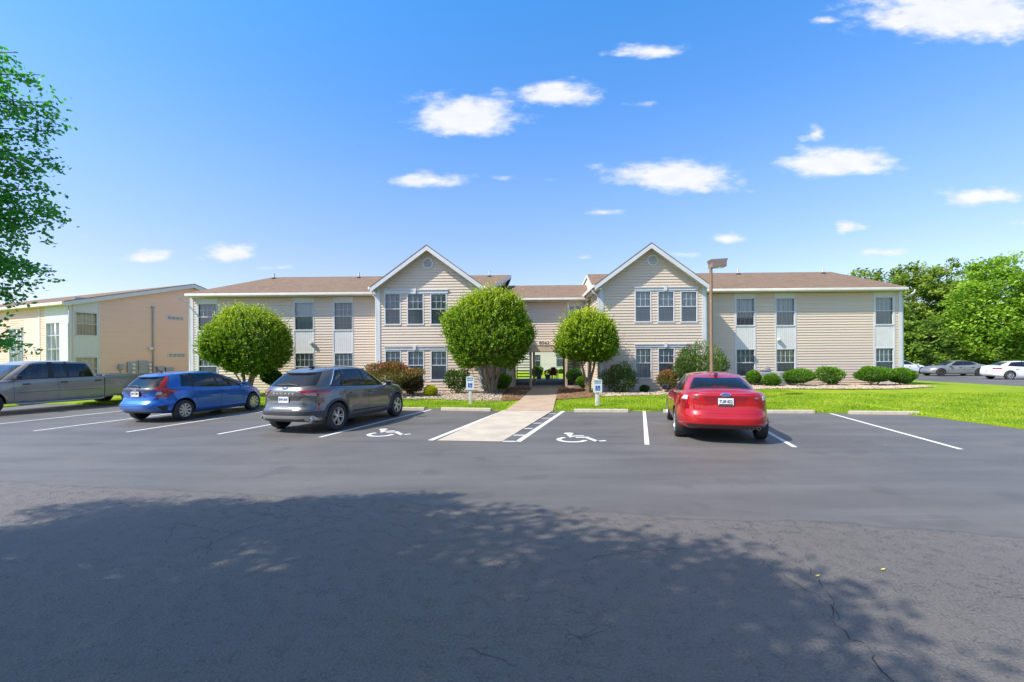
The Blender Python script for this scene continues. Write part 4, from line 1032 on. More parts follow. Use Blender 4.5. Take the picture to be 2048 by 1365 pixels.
        if rear.v: s.rw = rear.build('rear_window', M[g.get('rearglass', 'glass')], s.root, smooth=60)
        if front.v: front.build('windshield', M['glass'], s.root, smooth=60)
        # seats
        zb = s.deck(g['seats'][0], 0)
        for x in g['seats']:
            for y in (-.37, .37):
                m_ = MB(); zt_ = min(zb+.34, sinterp(x, g['rail'])-.10); m_.bbox((x-.06, y-.22, zb-.05), (x+.06, y+.22, zt_-.16), .05); m_.bbox((x-.05, y-.13, zt_-.15), (x+.05, y+.13, zt_), .045)
                m_.build('seat', M['interior'], s.root, smooth=50)
    def spoiler(s, ln, drop, ymax, m_, th_=.03):
        ys = np.linspace(-ymax, ymax, 15); T_ = s.P['gh']['roof']; n = s.P['gh']['n']; rows = [[], [], [], []]
        for y in ys:
            a = math.asin(min(1, (abs(y)/T_[2])**(n/2))); th = PI-a; p1 = s.gh_roof(th, 1.0); p0 = s.gh_roof(th, .93)
            sg = 1 if y >= 0 else -1
            p0 = Vector((p0.x, p0.y*sg, p0.z+.012)); k = 1-.25*(abs(y)/ymax)**3
            p1 = Vector((p1.x-ln*k, p1.y*sg, p1.z-drop+.012)); rows[0].append(p0); rows[1].append(p1); rows[2].append(p1+Vector((.015,0,-th_))); rows[3].append(p0+Vector((-.04,0,-th_-.03)))
        mb = MB(); mb.grid(rows)
        for k in (0, -1): mb.add([r[k] for r in rows], [(0,1,2,3)])
        return mb.build('spoiler', M[m_], s.root, smooth=35)
    def wheels(s, rimm, spokes=10, twin=False, style=0):
        P = s.P; Rr = P['R']; rr = Rr*P.get('rimf', .66); wt = P.get('tw', .215)
        proto = None
        for wx in P.get('ax', (-P['wb']/2, P['wb']/2)):
            for sd in (-1, 1):
                yo = sd*(s.hw+P.get('flare', .02)-.015)
                ax = (0, sd, 0)
                mb = MB()
                prof = [(rr*.97,-wt),(rr,-wt+.01),(Rr*.95,-wt+.005),(Rr*.99,-wt+.03),(Rr,-wt+.06),(Rr,-.055),(Rr*.99,-.028),(Rr*.955,-.007),(Rr*.86,.002),(rr*1.03,-.004),(rr*1.0,-.012),(rr*.97,-.02),(rr*.95,-.12),(rr*.9,-wt*.9)]
                mb.lathe(prof, (0,0,0), ax, 44, 0); mb.lathe([(.001,-.13),(rr*.95,-.13)], (0,0,0), ax, 30, 1)
                mb.lathe([(.04,-.125),(rr*.62,-.125),(rr*.62,-.115),(.04,-.115)], (0,0,0), ax, 24, 2)
                w_ = mb.build('wheel', [M['rubber'], M['dark'], M['metal_grey']], s.root, smooth=35); w_.location = (wx, yo, Rr)
                rm = MB()
                rm.lathe([(rr*1.0,-.016),(rr*.995,-.004),(rr*.94,-.006),(rr*.915,-.02),(rr*.91,-.06)], (0,0,0), ax, 44)
                rm.lathe([(.001,-.012),(rr*.13,-.012),(rr*.17,-.018),(rr*.22,-.03),(rr*.22,-.07)], (0,0,0), ax, 24)
                for k in range(spokes):
                    for tw_ in ((-.5, .5) if twin else (0,)):
                        an = 2*PI*k/spokes; dx = tw_*.055
                        e = Vector((math.cos(an), 0, math.sin(an))); f_ = Vector((-math.sin(an), 0, math.cos(an))); A_ = Vector(ax)
                        w0, w1 = (.020, .017) if twin else (.026, .044 if style == 1 else .03)
                        r0, r1 = rr*.18, rr*.93
                        vs = []
                        for r_, ww, dd, spd in ((r0, w0, -.018, .4), (r0+(r1-r0)*.6, (w0+w1)/2, -.022, .9), (r1, w1, -.012, 1.6 if twin else 1)):
                            for sx, dz in ((-1,-.03),(-.7,0),(.7,0),(1,-.03)): vs.append(e*r_+f_*(dx*spd+sx*ww)+A_*(dd+dz))
                        rm.add(vs, [(0,1,5,4),(1,2,6,5),(2,3,7,6),(4,5,9,8),(5,6,10,9),(6,7,11,10)])
                rm.build('rim', rimm, w_, smooth=35, recalc=False)
    def seam(s, x0, z0, x1, z1, side, w_=.007, mb=None):
        own = mb is None; mb = mb or MB()
        if abs(x1-x0) > abs(z1-z0): q = [(x0, z0-w_/2), (x1, z1-w_/2), (x1, z1+w_/2), (x0, z0+w_/2)]; nu, nv = 12, 1
        else: q = [(x0-w_/2, z0), (x0+w_/2, z0), (x1+w_/2, z1), (x1-w_/2, z1)]; nu, nv = 1, 10
        s.patch(mb, lambda a, b: s.pxz(a, b, side), q, nu, nv, .0025)
        return mb
    def handle(s, x, z, side, m_='black'):
        p = s.pxz(x, z, side); mb = MB()
        mb.bbox((x-.10, p.y-.01, z-.018), (x+.10, p.y+side*.045 if side > 0 else p.y+.01, z+.018) if side > 0 else (x+.10, p.y+.01, z+.018), .01) if side > 0 else mb.bbox((x-.10, p.y-.045, z-.018), (x+.10, p.y+.01, z+.018), .01)
        return mb.build('door_handle', s.pm if m_ is None else M[m_], s.root, smooth=40)
    def mirror(s, x, z, side, m_=None, dy=.14):
        y = s.hw*.93; mb = MB()
        a, b = sorted((side*(y+.0), side*(y+dy+.1))); mb.bbox((x-.06, a+.04 if side > 0 else a, z), (x+.09, b if side > 0 else b-.04, z+.15), .035)
        mb.tube([(x+.02, side*(y-.1), z+.02), (x+.02, side*(y+.08), z+.05)], .025, 8)
        o = mb.build('side_mirror', s.pm if m_ is None else M[m_], s.root, smooth=45)
        g = MB(); a, b = sorted((side*(y+.06), side*(y+dy+.08))); g.quad((x-.063, a, z+.02), (x-.063, b, z+.02), (x-.063, b, z+.13), (x-.063, a, z+.13)); g.build('mirror_glass', M['glass_dark'], o, recalc=False)
    def doors(s, seams, sides=(1, -1)):
        for sd in sides:
            for q in seams: s.seam(*q, sd).build('door_seam', M['black'], s.root)
    def quads_rear(s, name, quads, m_, off=.008, both=True, nu=8, nv=4, parent=None):
        for sd in ((1, -1) if both else (0,)):
            mb = MB()
            for q in quads:
                if sd == 0: s.patch(mb, s.psz, q, nu, nv, off)
                else: s.patch(mb, lambda a, b: s.psz(a*sd, b), q, nu, nv, off)
            mb.build(name, M[m_] if isinstance(m_, str) else m_, parent or s.root, smooth=40)
    def plate(s, z, w_=.31, h=.155, y=0, txt=None, ink='plate_dark', xoff=.012, sub=None, frame=True, fill='plate'):
        p0 = s.psz(.001, z-h/2); p1 = s.psz(.001, z+h/2); x = min(p0.x, p1.x)-xoff; mb = MB()
        if frame: mb.bbox((x, y-w_/2-.012, z-h/2-.012), (x+.02, y+w_/2+.012, z+h/2+.012), .006)
        o = mb.build('license_plate', M['black'], s.root, smooth=40) if frame else None
        g = MB(); g.box((x-.004, y-w_/2, z-h/2), (x+.004, y+w_/2, z+h/2)); pl = g.build('plate_face' if o else 'license_plate', M[fill], o or s.root)
        if txt:
            t_ = MB(); put_text(t_, txt, h*.62, (x-.006, y, z+h*.04), (0,-1,0), (0,0,1), width=w_*.86, bold=.002)
            if sub:
                t_.box((x-.0065, y-w_*.46, z-h*.48), (x-.0045, y+w_*.46, z-h*.30))
            t_.build('plate_text', M[ink], pl if not o else o, recalc=False)
        return o, x
WID = [(0,.90),(.06,.955),(.2,.985),(.45,1.0),(.65,1.0),(.8,.985),(.9,.965),(.96,.93),(1,.885)]
# --- red sedan
P = dict(W=1.93, wb=3.0, R=.335, nr=5.2, nf=4, zlow=[(-2.5,.33),(-1.95,.27),(-1.4,.22),(1.4,.20),(2.4,.24)], zbelt=[(-2.5,1.085),(-1.9,1.085),(-1.2,1.045),(0,.985),(1.0,.95),(1.8,.88),(2.3,.76),(2.5,.66)],
         rear=[(0,-2.30),(.08,-2.44),(.18,-2.50),(.36,-2.50),(.43,-2.475),(.5,-2.44),(.62,-2.425),(.8,-2.42),(.93,-2.43),(1,-2.40)], front=[(0,2.2),(.15,2.38),(.5,2.42),(.8,2.38),(1,2.26)], wid=WID,
         crown=[(-2.5,.055),(-1.8,.085),(-1,.12),(1,.10),(1.7,.10),(2.4,.04)], flare=.018, rimf=.68,
         gh=dict(n=5, xc=-.45, base=(-1.93,1.18,.80), roof=(-1.28,.22,.585), rail=[(-1.28,1.385),(-.6,1.425),(-.1,1.425),(.25,1.39)], crown=.065, v=(.05,.93),
                 nodes=[('R',0,0),('R',.66,.47),('S',-1.42,-1.02),('S',-.32,-.36),('S',-.22,-.28),('S',.72,.04),('F',.68,.48),('F',0,0)],
                 zones=[('rear',),('pillar',),('side','b'),('black',),('side','b'),('pillar',),('front',)], seats=(-.95,.0)))
rc = Vector((4.77,10.53,0)); hd = Vector((.27,.963,0)).normalized(); rc += hd*1.5
C = Car('parked_car', 'red four-door sedan parked nose-in right of the walkway, its tail to the viewer', 'car', rc, hd, M['car_red'], P); C.body(); C.cabin(); C.wheels(M['alloy'], 10, style=1)
C.quads_rear('tail_light', [[(.735,.735),(.98,.735),(1.17,.80),(.80,.93)], [(.80,.93),(1.17,.80),(1.10,.96),(.80,.985)]], 'red_lens')
C.quads_rear('reversing_light', [[(.79,.935),(1.02,.935),(.93,1.02),(.79,1.02)]], 'clear_lens', off=.016)
# trunk lid seams and painted plate recess shade
for sd in (1, -1):
    mb = MB(); C.patch(mb, lambda a, b: C.psz(a*sd, b), [(.76,.66),(.77,.66),(.77,1.04),(.76,1.04)][:0] or [(.60,.66),(.608,.66),(.745,.735),(.737,.735)], 2, 6, .002); mb.build('trunk_seam', M['black'], C.root)
mb = MB(); C.patch(mb, C.psz, [(-.60,.655),(.60,.655),(.60,.663),(-.60,.663)], 12, 1, .002); C.patch(mb, C.psz, [(-.76,1.020),(.76,1.020),(.76,1.028),(-.76,1.028)], 16, 1, .0025); mb.build('trunk_seam', M['black'], C.root)
mb = MB(); C.patch(mb, C.psz, [(-.35,.865),(.35,.865),(.46,1.015),(-.46,1.015)], 10, 4, .004); mb.build('plate_recess_shade', paint('red_paint_shaded', (.30,.004,.008), .25), C.root, smooth=40)  # flush patch: the recess shade is painted as a darker body red
o, x = C.plate(.905, .30, .15, 0, 'TUK 822', 'plate_dark', .02, sub=True)
x_ = x
t_ = MB(); t_.lathe([(.001,.009),(.012,.009)], (x_, 0, .925), (-1,0,0), 10); t_.box((x_-.0085,-.003,.89),(x_-.0065,.003,.925)); t_.build('plate_emblem', M['plate_blue'], o)
def ell(car, z, a, b, y=0, out=.03, x0=None, inner='plate_blue'):
    x = x0 if x0 is not None else car.psz(.001, z).x
    def el(a_, b_, d): 
        n = 28; return [Vector((x-d, y+a_*math.cos(2*PI*k/n), z+b_*math.sin(2*PI*k/n))) for k in range(n)]
    mb = MB(); mb.grid([el(a,b,-.01), el(a,b,out), el(a*.84,b*.78,out+.004)], 0, closed=True); o = mb.build('badge', M['chrome'], car.root, smooth=40)
    g = MB(); g.grid([el(a*.84,b*.78,out+.004), el(.001,.001,out+.005)], 0, closed=True); g.build('badge_face', M[inner], o, smooth=40); return o, x-out-.006
bo, bx = ell(C, 1.052, .105, .042, out=.025)
t_ = MB(); put_text(t_, 'Ford', .055, (bx,0,1.052), (0,-1,0), (0,0,1), width=.12); t_.build('badge_text', M['chrome'], bo, recalc=False)
for txt, y, wd, z in (('FUSION', .60, .20, .985), ('SE', -.60, .07, .985)):
    t_ = MB(); put_text(t_, txt, .045, (C.psz(-y if y < 0 else y, z).x-.012, y, z), (0,-1,0), (0,0,1), width=wd, bold=.001); t_.build('badge_lettering', M['chrome'], C.root, recalc=False)
mb = MB(); C.patch(mb, C.psz, [(-.80,.335),(.80,.335),(.86,.405),(-.86,.405)], 16, 2, .006); mb.build('lower_valance', M['cladding'], C.root, smooth=40)
mb = MB()
C.patch(mb, C.psz, [(-1.12,.435),(1.12,.435),(1.12,.452),(-1.12,.452)], 24, 1, .012); mb.build('bumper_crease', M['car_red'], C.root, smooth=40)
for y in (-.50,-.64):
    mb = MB(); xx = C.psz(abs(y), .36).x; mb.lathe([(.034,-.1),(.034,.02),(.030,.02),(.030,-.04)], (xx-.0, y, .345), (-1,0,0), 20); mb.build('exhaust_tip', M['chrome'], C.root, smooth=40)
C.doors([(-1.12,.60,-1.30,1.02),(-1.12,.60,-1.0,.27),(-.27,.25,-.27,.96),(.98,.25,.98,.93)])
for sd in (1,-1):
    C.handle(-.95, .86, sd, 'car_red'); C.handle(.05, .84, sd, 'car_red'); C.mirror(.85, .94, sd, 'black' if sd > 0 else None)
mb = MB(); mb.bbox((-1.55,-.035,C.gh_roof(0,.3).z-.01),(-1.30,.035,C.gh_roof(0,.3).z+.035),.02) if 0 else mb.bbox((-1.22,-.04,1.44),(-1.06,.04,1.475),.014); mb.build('antenna_fin', M['black'], C.root, smooth=40)
mb = MB(); mb.bbox((-1.75,-.16,1.16),(-1.68,.16,1.20),.01); mb.build('brake_light', M['red_lens'], C.root, smooth=40)
# --- grey crossover
P = dict(W=1.90, wb=3.05, R=.37, nr=4.6, nf=3.6, gap=.05, zlow=[(-2.5,.33),(-2.0,.26),(-1.4,.24),(1.4,.24),(2.4,.26)], zbelt=[(-2.42,1.16),(-1.6,1.16),(-.6,1.11),(.5,1.06),(1.2,1.04),(1.9,1.0),(2.4,.90),(2.8,.76)],
         rear=[(0,-2.32),(.08,-2.40),(.22,-2.46),(.34,-2.455),(.40,-2.40),(.6,-2.36),(.78,-2.36),(.88,-2.37),(1,-2.31)], front=[(0,2.4),(.15,2.58),(.5,2.64),(.8,2.58),(1,2.42)], wid=[(0,.93),(.1,.97),(.3,.995),(.5,1),(.65,1.0),(.8,.985),(.9,.965),(.96,.935),(1,.90)],
         crown=[(-2.4,.04),(-1.8,.06),(1,.07),(1.7,.09),(2.3,.05)], flare=.03, rimf=.63, tw=.225,
         gh=dict(n=5, xc=-.4, base=(-2.26,1.30,.83), roof=(-1.72,.30,.60), rail=[(-1.72,1.55),(-1.2,1.61),(-.3,1.63),(.3,1.575)], crown=.05, v=(.06,.92), rearglass='glass_dark',
                 nodes=[('R',0,0),('R',.70,.52),('S',-1.66,-1.20),('S',-1.18,-1.02),('S',-1.12,-.98),('S',-.12,-.20),('S',-.04,-.12),('S',.95,.16),('F',.72,.50),('F',0,0)],
                 zones=[('rear',),('pillar',),('side','b'),('black',),('side','b'),('black',),('side','b'),('pillar',),('front',)], seats=(-1.0,.05)))
sc_ = Vector((-5.50,12.22,0)); hd = Vector((.268,.963,0)).normalized(); sc_ += hd*1.525
C = Car('parked_car', 'dark grey crossover with silver skid plate, parked nose-in left of the walkway', 'car', sc_, hd, M['car_grey'], P); C.body(); C.cabin(); C.wheels(M['alloy'], 5, twin=True)
C.quads_rear('tail_light', [[(.64,.96),(.86,.95),(.86,1.03),(.52,1.03)]], 'pink_lens', off=.012)
C.quads_rear('tail_light', [[(.88,.94),(1.18,.975),(1.33,1.075),(.86,1.075)], [(.52,1.03),(.90,1.03),(.90,1.092),(.42,1.092)]], 'red_lens', off=.016)
C.quads_rear('reflector', [[(.92,.60),(.985,.60),(.94,.76),(.89,.76)]], 'red_lens', off=.01)
mb = MB(); C.patch(mb, C.psz, [(-1.25,.42),(1.25,.42),(1.12,.575),(-1.12,.575)], 24, 3, .012); mb.build('rear_bumper', M['cladding'], C.root, smooth=40)
mb = MB(); C.patch(mb, C.psz, [(-.98,.35),(.98,.35),(.84,.47),(-.84,.47)], 20, 3, .022); mb.build('skid_plate', M['silver'], C.root, smooth=40)
mb = MB(); C.patch(mb, C.psz, [(-.62,.335),(.62,.335),(.60,.40),(-.60,.40)], 14, 2, .03); mb.build('lower_valance', M['cladding'], C.root, smooth=40)
for y in (-.72,.72):
    mb = MB(); mb.lathe([(.06,-.08),(.06,.012),(.052,.014),(.048,-.03),(.001,-.03)], (C.psz(.72,.40).x-.0, y, .375), (-1,0,0), 24); e = mb.build('exhaust_tip', [M['silver'], M['black']], C.root, smooth=40)
mb = MB(); C.patch(mb, C.psz, [(-.42,.84),(.42,.84),(.58,.955),(-.58,.955)], 12, 3, .004); mb.build('plate_recess_shade', M['black'] if 0 else paint('grey_paint_shaded',(.035,.037,.04),.4), C.root, smooth=40)  # shade of the plate recess painted on, a darkened copy of the grey
mb = MB()
C.patch(mb, C.psz, [(-.84,.60),(.84,.60),(.84,.608),(-.84,.608)], 16, 1, .003)
for sd in (1,-1): C.patch(mb, lambda a, b: C.psz(a*sd, b), [(.835,.60),(.843,.60),(.843,.95),(.835,.95)], 1, 8, .003)
mb.build('tailgate_seam', M['black'], C.root)
mb = MB(); C.patch(mb, C.psz, [(-.90,.765),(.90,.765),(.90,.785),(-.90,.785)], 18, 1, .014); mb.build('tailgate_crease', M['car_grey'], C.root, smooth=40)
mb = MB(); mb.bbox((C.psz(.001,.7).x-.02,-.12,.675),(C.psz(.001,.7).x+.03,.12,.695),.008); mb.build('tailgate_step', M['silver'], C.root, smooth=40)
C.plate(.86, .30, .15, 0, 'IEW-3047', 'plate_blue', .016, frame=False)
t_ = MB(); put_text(t_, 'E S C A P E', .05, (C.psz(.001,1.02).x-.014, 0, 1.015), (0,-1,0), (0,0,1), width=.62, bold=.001); t_.build('badge_lettering', M['chrome'], C.root, recalc=False)
bo, bx = ell(C, 1.135, .09, .034, out=.015, inner='car_grey')
t_ = MB(); put_text(t_, 'Ford', .045, (bx,0,1.135), (0,-1,0), (0,0,1), width=.10); t_.build('badge_text', M['chrome'], bo, recalc=False)
# spoiler, wiper, roof antenna, chrome line, mirrors
C.spoiler(.15, .035, .555, 'car_grey')
p = C.ghq(.0,.12); mb = MB(); mb.tube([(p.x-.03,-.32,p.z+.0),(p.x-.02,-.05,p.z+.03),(p.x-.035,.28,p.z+.02)], [.012,.02,.014], 8); mb.build('rear_wiper', M['black'], C.root, smooth=50)
mb = MB(); mb.bbox((-1.45,-.03,1.63),(-1.27,.03,1.685),.02); mb.build('antenna_fin', M['black'], C.root, smooth=40)
for sd in (1,-1):
    mb = MB(); pts = [C.ghq(q, .945, sd) for q in np.linspace(2.0,6.95,24)]; pts = [p+Vector((0,sd*.008,.004)) for p in pts]
    pts = [C.ghq(2.0, v, sd)+Vector((-.01,sd*.008,0)) for v in np.linspace(.08,.93,7)]+pts
    mb.tube(pts, .011, 6); mb.build('window_trim', M['chrome'], C.root, smooth=50)
C.doors([(-1.05,.62,-1.20,1.10),(-1.05,.62,-.98,.30),(-.10,.27,-.08,1.07),(1.0,.28,1.04,1.03)])
for sd in (1,-1):
    C.handle(-.86,.95,sd,'car_grey'); C.handle(.12,.93,sd,'car_grey'); C.mirror(.92,1.04,sd,'car_grey')
    mb = MB(); C.patch(mb, lambda a,b: C.pxz(a,b,sd), [(-1.08,.25),(1.08,.25),(1.08,.33),(-1.08,.33)], 16, 1, .014)
    for wx in (-1.525,1.525):
        n = 20; rows = []
        for rr_, of in ((P['R']+.045,-.02),(P['R']+.05,.022),(P['R']+.105,.018),(P['R']+.11,-.01)):
            row = []
            for i in range(n+1):
                an = R(-8)+R(196)*i/n; xx, zz = wx+rr_*math.cos(an), P['R']+rr_*math.sin(an)
                pp = C.pxz(max(-2.3,min(2.5,xx)), max(.27,zz), sd); row.append(pp+Vector((0,sd*of,0)))
            rows.append(row)
        mb.grid(rows)
    mb.build('wheel_arch_cladding', M['cladding'], C.root, smooth=50)
    mb = MB(); C.patch(mb, lambda a,b: C.pxz(a,b,sd), [(-.9,.42),(.95,.40),(.85,.425),(-.8,.46)], 16, 1, .01); mb.build('door_black_strip', M['black'], C.root, smooth=40)  # black strip low along the doors
# --- blue hatchback
P = dict(W=1.82, wb=2.85, R=.32, nr=4.4, nf=3.2, zlow=[(-2.2,.30),(-1.7,.24),(-1.3,.20),(1.3,.20),(2.2,.24)], zbelt=[(-2.3,1.03),(-1.5,1.04),(-.6,.99),(.4,.95),(1.1,.93),(1.7,.87),(2.05,.76),(2.3,.62)],
         rear=[(0,-2.18),(.1,-2.30),(.2,-2.34),(.38,-2.33),(.46,-2.26),(.6,-2.22),(.8,-2.22),(.92,-2.25),(1,-2.22)], front=[(0,2.1),(.15,2.28),(.5,2.34),(.8,2.28),(1,2.12)], wid=WID,
         crown=[(-2.3,.03),(-1.7,.05),(1,.08),(1.6,.10),(2.2,.04)], flare=.02, rimf=.66,
         gh=dict(n=4.6, xc=-.3, base=(-2.17,1.62,.80), roof=(-1.78,.30,.58), rail=[(-1.78,1.41),(-1.1,1.46),(-.3,1.47),(.3,1.40)], crown=.05, v=(.05,.92),
                 nodes=[('R',0,0),('R',.60,.46),('S',-1.46,-1.30),('S',-1.10,-1.04),('S',-1.0,-.94),('S',-.12,-.22),('S',-.03,-.12),('S',.82,.10),('S',.92,.14),('S',1.18,.20),('F',.66,.46),('F',0,0)],
                 zones=[('rear','b'),('pillar',),('side',),('black',),('side',),('black',),('side',),('black',),('side',),('pillar',),('front',)], seats=(-.95,.0)))
hc = Vector((-11.12,14.42,0)); hd = Vector((.20,.98,0)).normalized(); hc += hd*1.425
C = Car('parked_car', 'bright blue hatchback with tall red tail lights, between the pickup and the grey crossover', 'car', hc, hd, M['car_blue'], P); C.body(); C.cabin(); C.wheels(M['alloy'], 9, style=1)
C.quads_rear('tail_light', [[(.60,.74),(.92,.76),(1.02,.84),(.68,.84)], [(.74,.84),(1.02,.84),(1.26,.955),(.78,.955)], [(.62,.955),(1.26,.955),(.98,1.02),(.62,1.02)]], 'red_lens', off=.014)
C.quads_rear('reversing_light', [[(.62,.84),(.76,.84),(.80,.93),(.68,.93)]], 'clear_lens', off=.02)
for sd in (1,-1):       # upper arms of the lights run up the rear pillars
    mb = MB(); g = []
    for v in np.linspace(.0,.90,8):
        g.append([C.ghq(1+f*(.46-.22*v), v, sd)+Vector((-.012,sd*.008,.0)) for f in (0,.25,.5,.75,1)])
    mb.grid(g); gi = [[p+Vector((.03,-sd*.02,0)) for p in r] for r in g]; mb.grid([[r[-1] for r in g],[r[-1] for r in gi]]); mb.grid([[r[0] for r in g],[r[0] for r in gi]]); mb.build('tail_light', M['red_lens'], C.root, smooth=50)
mb = MB(); C.patch(mb, C.psz, [(-.56,.955),(.56,.955),(.60,1.02),(-.60,1.02)], 12, 2, .012); mb.build('tailgate_band', M['black'], C.root, smooth=40)
mb = MB()
C.patch(mb, C.psz, [(-.52,.555),(.52,.555),(.52,.563),(-.52,.563)], 12, 1, .003)
for sd in (1,-1): C.patch(mb, lambda a,b: C.psz(a*sd,b), [(.515,.56),(.523,.56),(.61,.76),(.60,.76)], 1, 6, .003)
mb.build('tailgate_seam', M['black'], C.root)
mb = MB(); C.patch(mb, C.psz, [(-.30,.80),(.30,.80),(.40,.93),(-.40,.93)], 10, 3, .003); mb.build('plate_recess_shade', paint('blue_paint_shaded',(.003,.035,.22),.3), C.root, smooth=40)  # no real hollow: its shade is put into a darker blue
mb = MB(); C.patch(mb, C.psz, [(-.36,.775),(.36,.775),(.34,.80),(-.34,.80)], 10, 1, .02); mb.build('tailgate_crease', M['car_blue'], C.root, smooth=40)
mb = MB(); C.patch(mb, C.psz, [(-1.1,.52),(1.1,.52),(1.1,.54),(-1.1,.54)], 22, 1, .014); mb.build('bumper_crease', M['car_blue'], C.root, smooth=40)
C.quads_rear('bumper_vent', [[(.86,.36),(1.0,.36),(1.0,.50),(.74,.50)]], 'black', off=.006)
mb = MB(); C.patch(mb, C.psz, [(-.9,.29),(.9,.29),(.95,.335),(-.95,.335)], 16, 1, .008); mb.build('lower_valance', M['cladding'], C.root, smooth=40)
C.plate(.865, .29, .15, 0, 'J41 CEN', 'plate_dark', .014)
xx = C.psz(.001,.985).x-.016; mb = MB()
for sg in (-1,1): mb.tube([(xx,sg*.045,1.015),(xx,sg*.028,.955)], .006, 6)
mb.tube([(xx,-.033,.985),(xx,.033,.985)], .006, 6); mb.tube([(xx,.065*math.cos(a),.985+.042*math.sin(a)) for a in np.linspace(0,2*PI,20)], .005, 6, cap=False); mb.build('badge', M['chrome'], C.root, smooth=50)
p = C.ghq(0,.10); mb = MB(); mb.tube([(p.x-.03,-.05,p.z+.0),(p.x-.03,.02,p.z+.05),(p.x-.02,.40,p.z+.02)], [.025,.016,.010], 8); mb.build('rear_wiper', M['black'], C.root, smooth=50)
C.spoiler(.15, .045, .52, 'car_blue')
mb = MB(); mb.tube([(-1.4,0,1.49),(-1.46,0,1.53),(-1.68,0,1.70)], [.02,.01,.005], 6); mb.build('antenna', M['black'], C.root, smooth=50)
C.doors([(-1.02,.62,-1.10,1.0),(-1.02,.62,-.90,.26),(-.07,.22,-.07,.96),(.94,.24,1.0,.92)])
for sd in (1,-1):
    C.handle(-.80,.86,sd,'car_blue'); C.handle(.13,.83,sd,'car_blue'); C.mirror(.92,.94,sd,'car_blue')
    mb = MB(); mb.bbox((-1.0,sd*.86-.02,.20),(1.0,sd*.86+.02,.235),.01); mb.build('sill', M['black'], C.root, smooth=30)
# --- bronze-silver pickup, backed in: it faces away from the building; its left flank is towards the viewer
P = dict(W=2.0, wb=4.2, ax=(-2.6,2.1), R=.39, nr=9, nf=5, gap=.07, zlow=[(-3.6,.50),(-2.7,.45),(-1.4,.36),(1.4,.36),(2.8,.38)], zbelt=[(-3.3,1.27),(-1.7,1.27),(-1.1,1.24),(1.3,1.20),(2.0,1.14),(2.6,1.06),(2.9,.98)],
         rear=[(0,-3.6),(.2,-3.65),(1,-3.65)], front=[(0,2.85),(.15,3.05),(.6,3.1),(1,3.0)], wid=[(0,.95),(.08,.975),(.25,.99),(.5,1),(.75,.995),(.88,.985),(.95,.97),(1,.945)],
         crown=[(-3,.005),(-1,.01),(1.4,.06),(2,.08),(2.8,.04)], flare=.03, rimf=.62, tw=.26,
         gh=dict(n=7, xc=.3, base=(-1.38,1.85,.90), roof=(-1.12,1.0,.72), rail=[(-1.12,1.80),(-.6,1.84),(.5,1.85),(1.0,1.80)], crown=.06, v=(.04,.90), sideglass='glass_dark',
                 nodes=[('R',0,0),('R',.70,.58),('S',-1.14,-.92),('S',-.28,-.24),('S',-.20,-.18),('S',.22,.20),('S',.40,.36),('S',1.45,.80),('F',.80,.62),('F',0,0)],
                 zones=[('rear',),('pillar',),('side','b'),('black',),('side','b'),('black',),('side','b'),('pillar',),('front',)], seats=(-.6,.5)))
near = gp(-15,832); ax_ = Vector((.26,.966,0)).normalized(); tc_ = near+ax_*2.0+Vector((-ax_.y, ax_.x, 0))*.97
C = Car('pickup_truck', 'bronze-silver crew-cab pickup with side steps, cut by the left edge of the photo', 'pickup truck', tc_, -ax_, M['car_silver'], P); C.body(); C.cabin(); C.wheels(M['alloy'], 6, style=1)
mb = MB(); bxl, bxr = -3.58, -1.48; mb.box((bxl+.1,-.80,1.285),(bxr-.02,.80,1.292)); mb.build('bed_cover', M['black'], C.root)
for sd in (1,-1):
    mb = MB(); a, b = sorted((sd*.80, sd*.955)); mb.bbox((bxl,a,1.255),(bxr,b,1.31),.015); mb.build('bed_rail', M['car_silver'], C.root, smooth=40)
    mb = MB(); C.seam(-1.45,.40,-1.45,1.26,sd,.03,mb); mb.build('cab_gap', M['black'], C.root)
    mb = MB(); mb.tube([(-1.4,sd*1.03,.36),(-1.25,sd*1.05,.33),(1.25,sd*1.05,.33),(1.38,sd*1.02,.36)], .038, 10)
    for x in (-.8,.2,1.1): mb.tube([(x,sd*1.04,.33),(x,sd*.8,.42)], .02, 6)
    mb.build('side_step', M['silver'], C.root, smooth=50)
    mb = MB(); C.patch(mb, lambda a,b: C.pxz(a,b,sd), [(-1.35,.70),(1.35,.70),(1.35,.745),(-1.35,.745)], 20, 1, .014); mb.build('door_moulding', M['car_silver'], C.root, smooth=40)
    mb = MB(); C.patch(mb, lambda a,b: C.pxz(a,b,sd), [(-1.35,.745),(1.35,.745),(1.35,.757),(-1.35,.757)], 20, 1, .006); mb.build('moulding_black_strip', M['black'], C.root, smooth=40)  # thin black strip just above the door moulding
    C.handle(-1.2,1.08,sd); C.handle(-.04,1.07,sd); C.handle(1.1,1.05,sd); C.mirror(1.4,1.22,sd,'black',.2)
    for wx in (-2.6,2.1):
        mb = MB(); n = 20; rows = []
        for rr_, of in ((P['R']+.06,-.02),(P['R']+.065,.02),(P['R']+.12,.012)):
            rows.append([C.pxz(wx+rr_*math.cos(R(5)+R(170)*i/n), P['R']+rr_*math.sin(R(5)+R(170)*i/n), sd)+Vector((0,sd*of,0)) for i in range(n+1)])
        mb.grid(rows); mb.build('wheel_arch_trim', M['cladding'] if wx < 0 else M['car_silver'], C.root, smooth=50)
C.doors([(-.06+.18,.40,.14,1.22),(1.42,.40,1.45,1.18)])
C.quads_rear('tail_light', [[(.86,.80),(1.04,.80),(1.04,1.18),(.86,1.18)]], 'red_lens')
mb = MB(); mb.bbox((-3.77,-.95,.50),(-3.61,.95,.66),.03); mb.build('rear_bumper', M['chrome'], C.root, smooth=40)
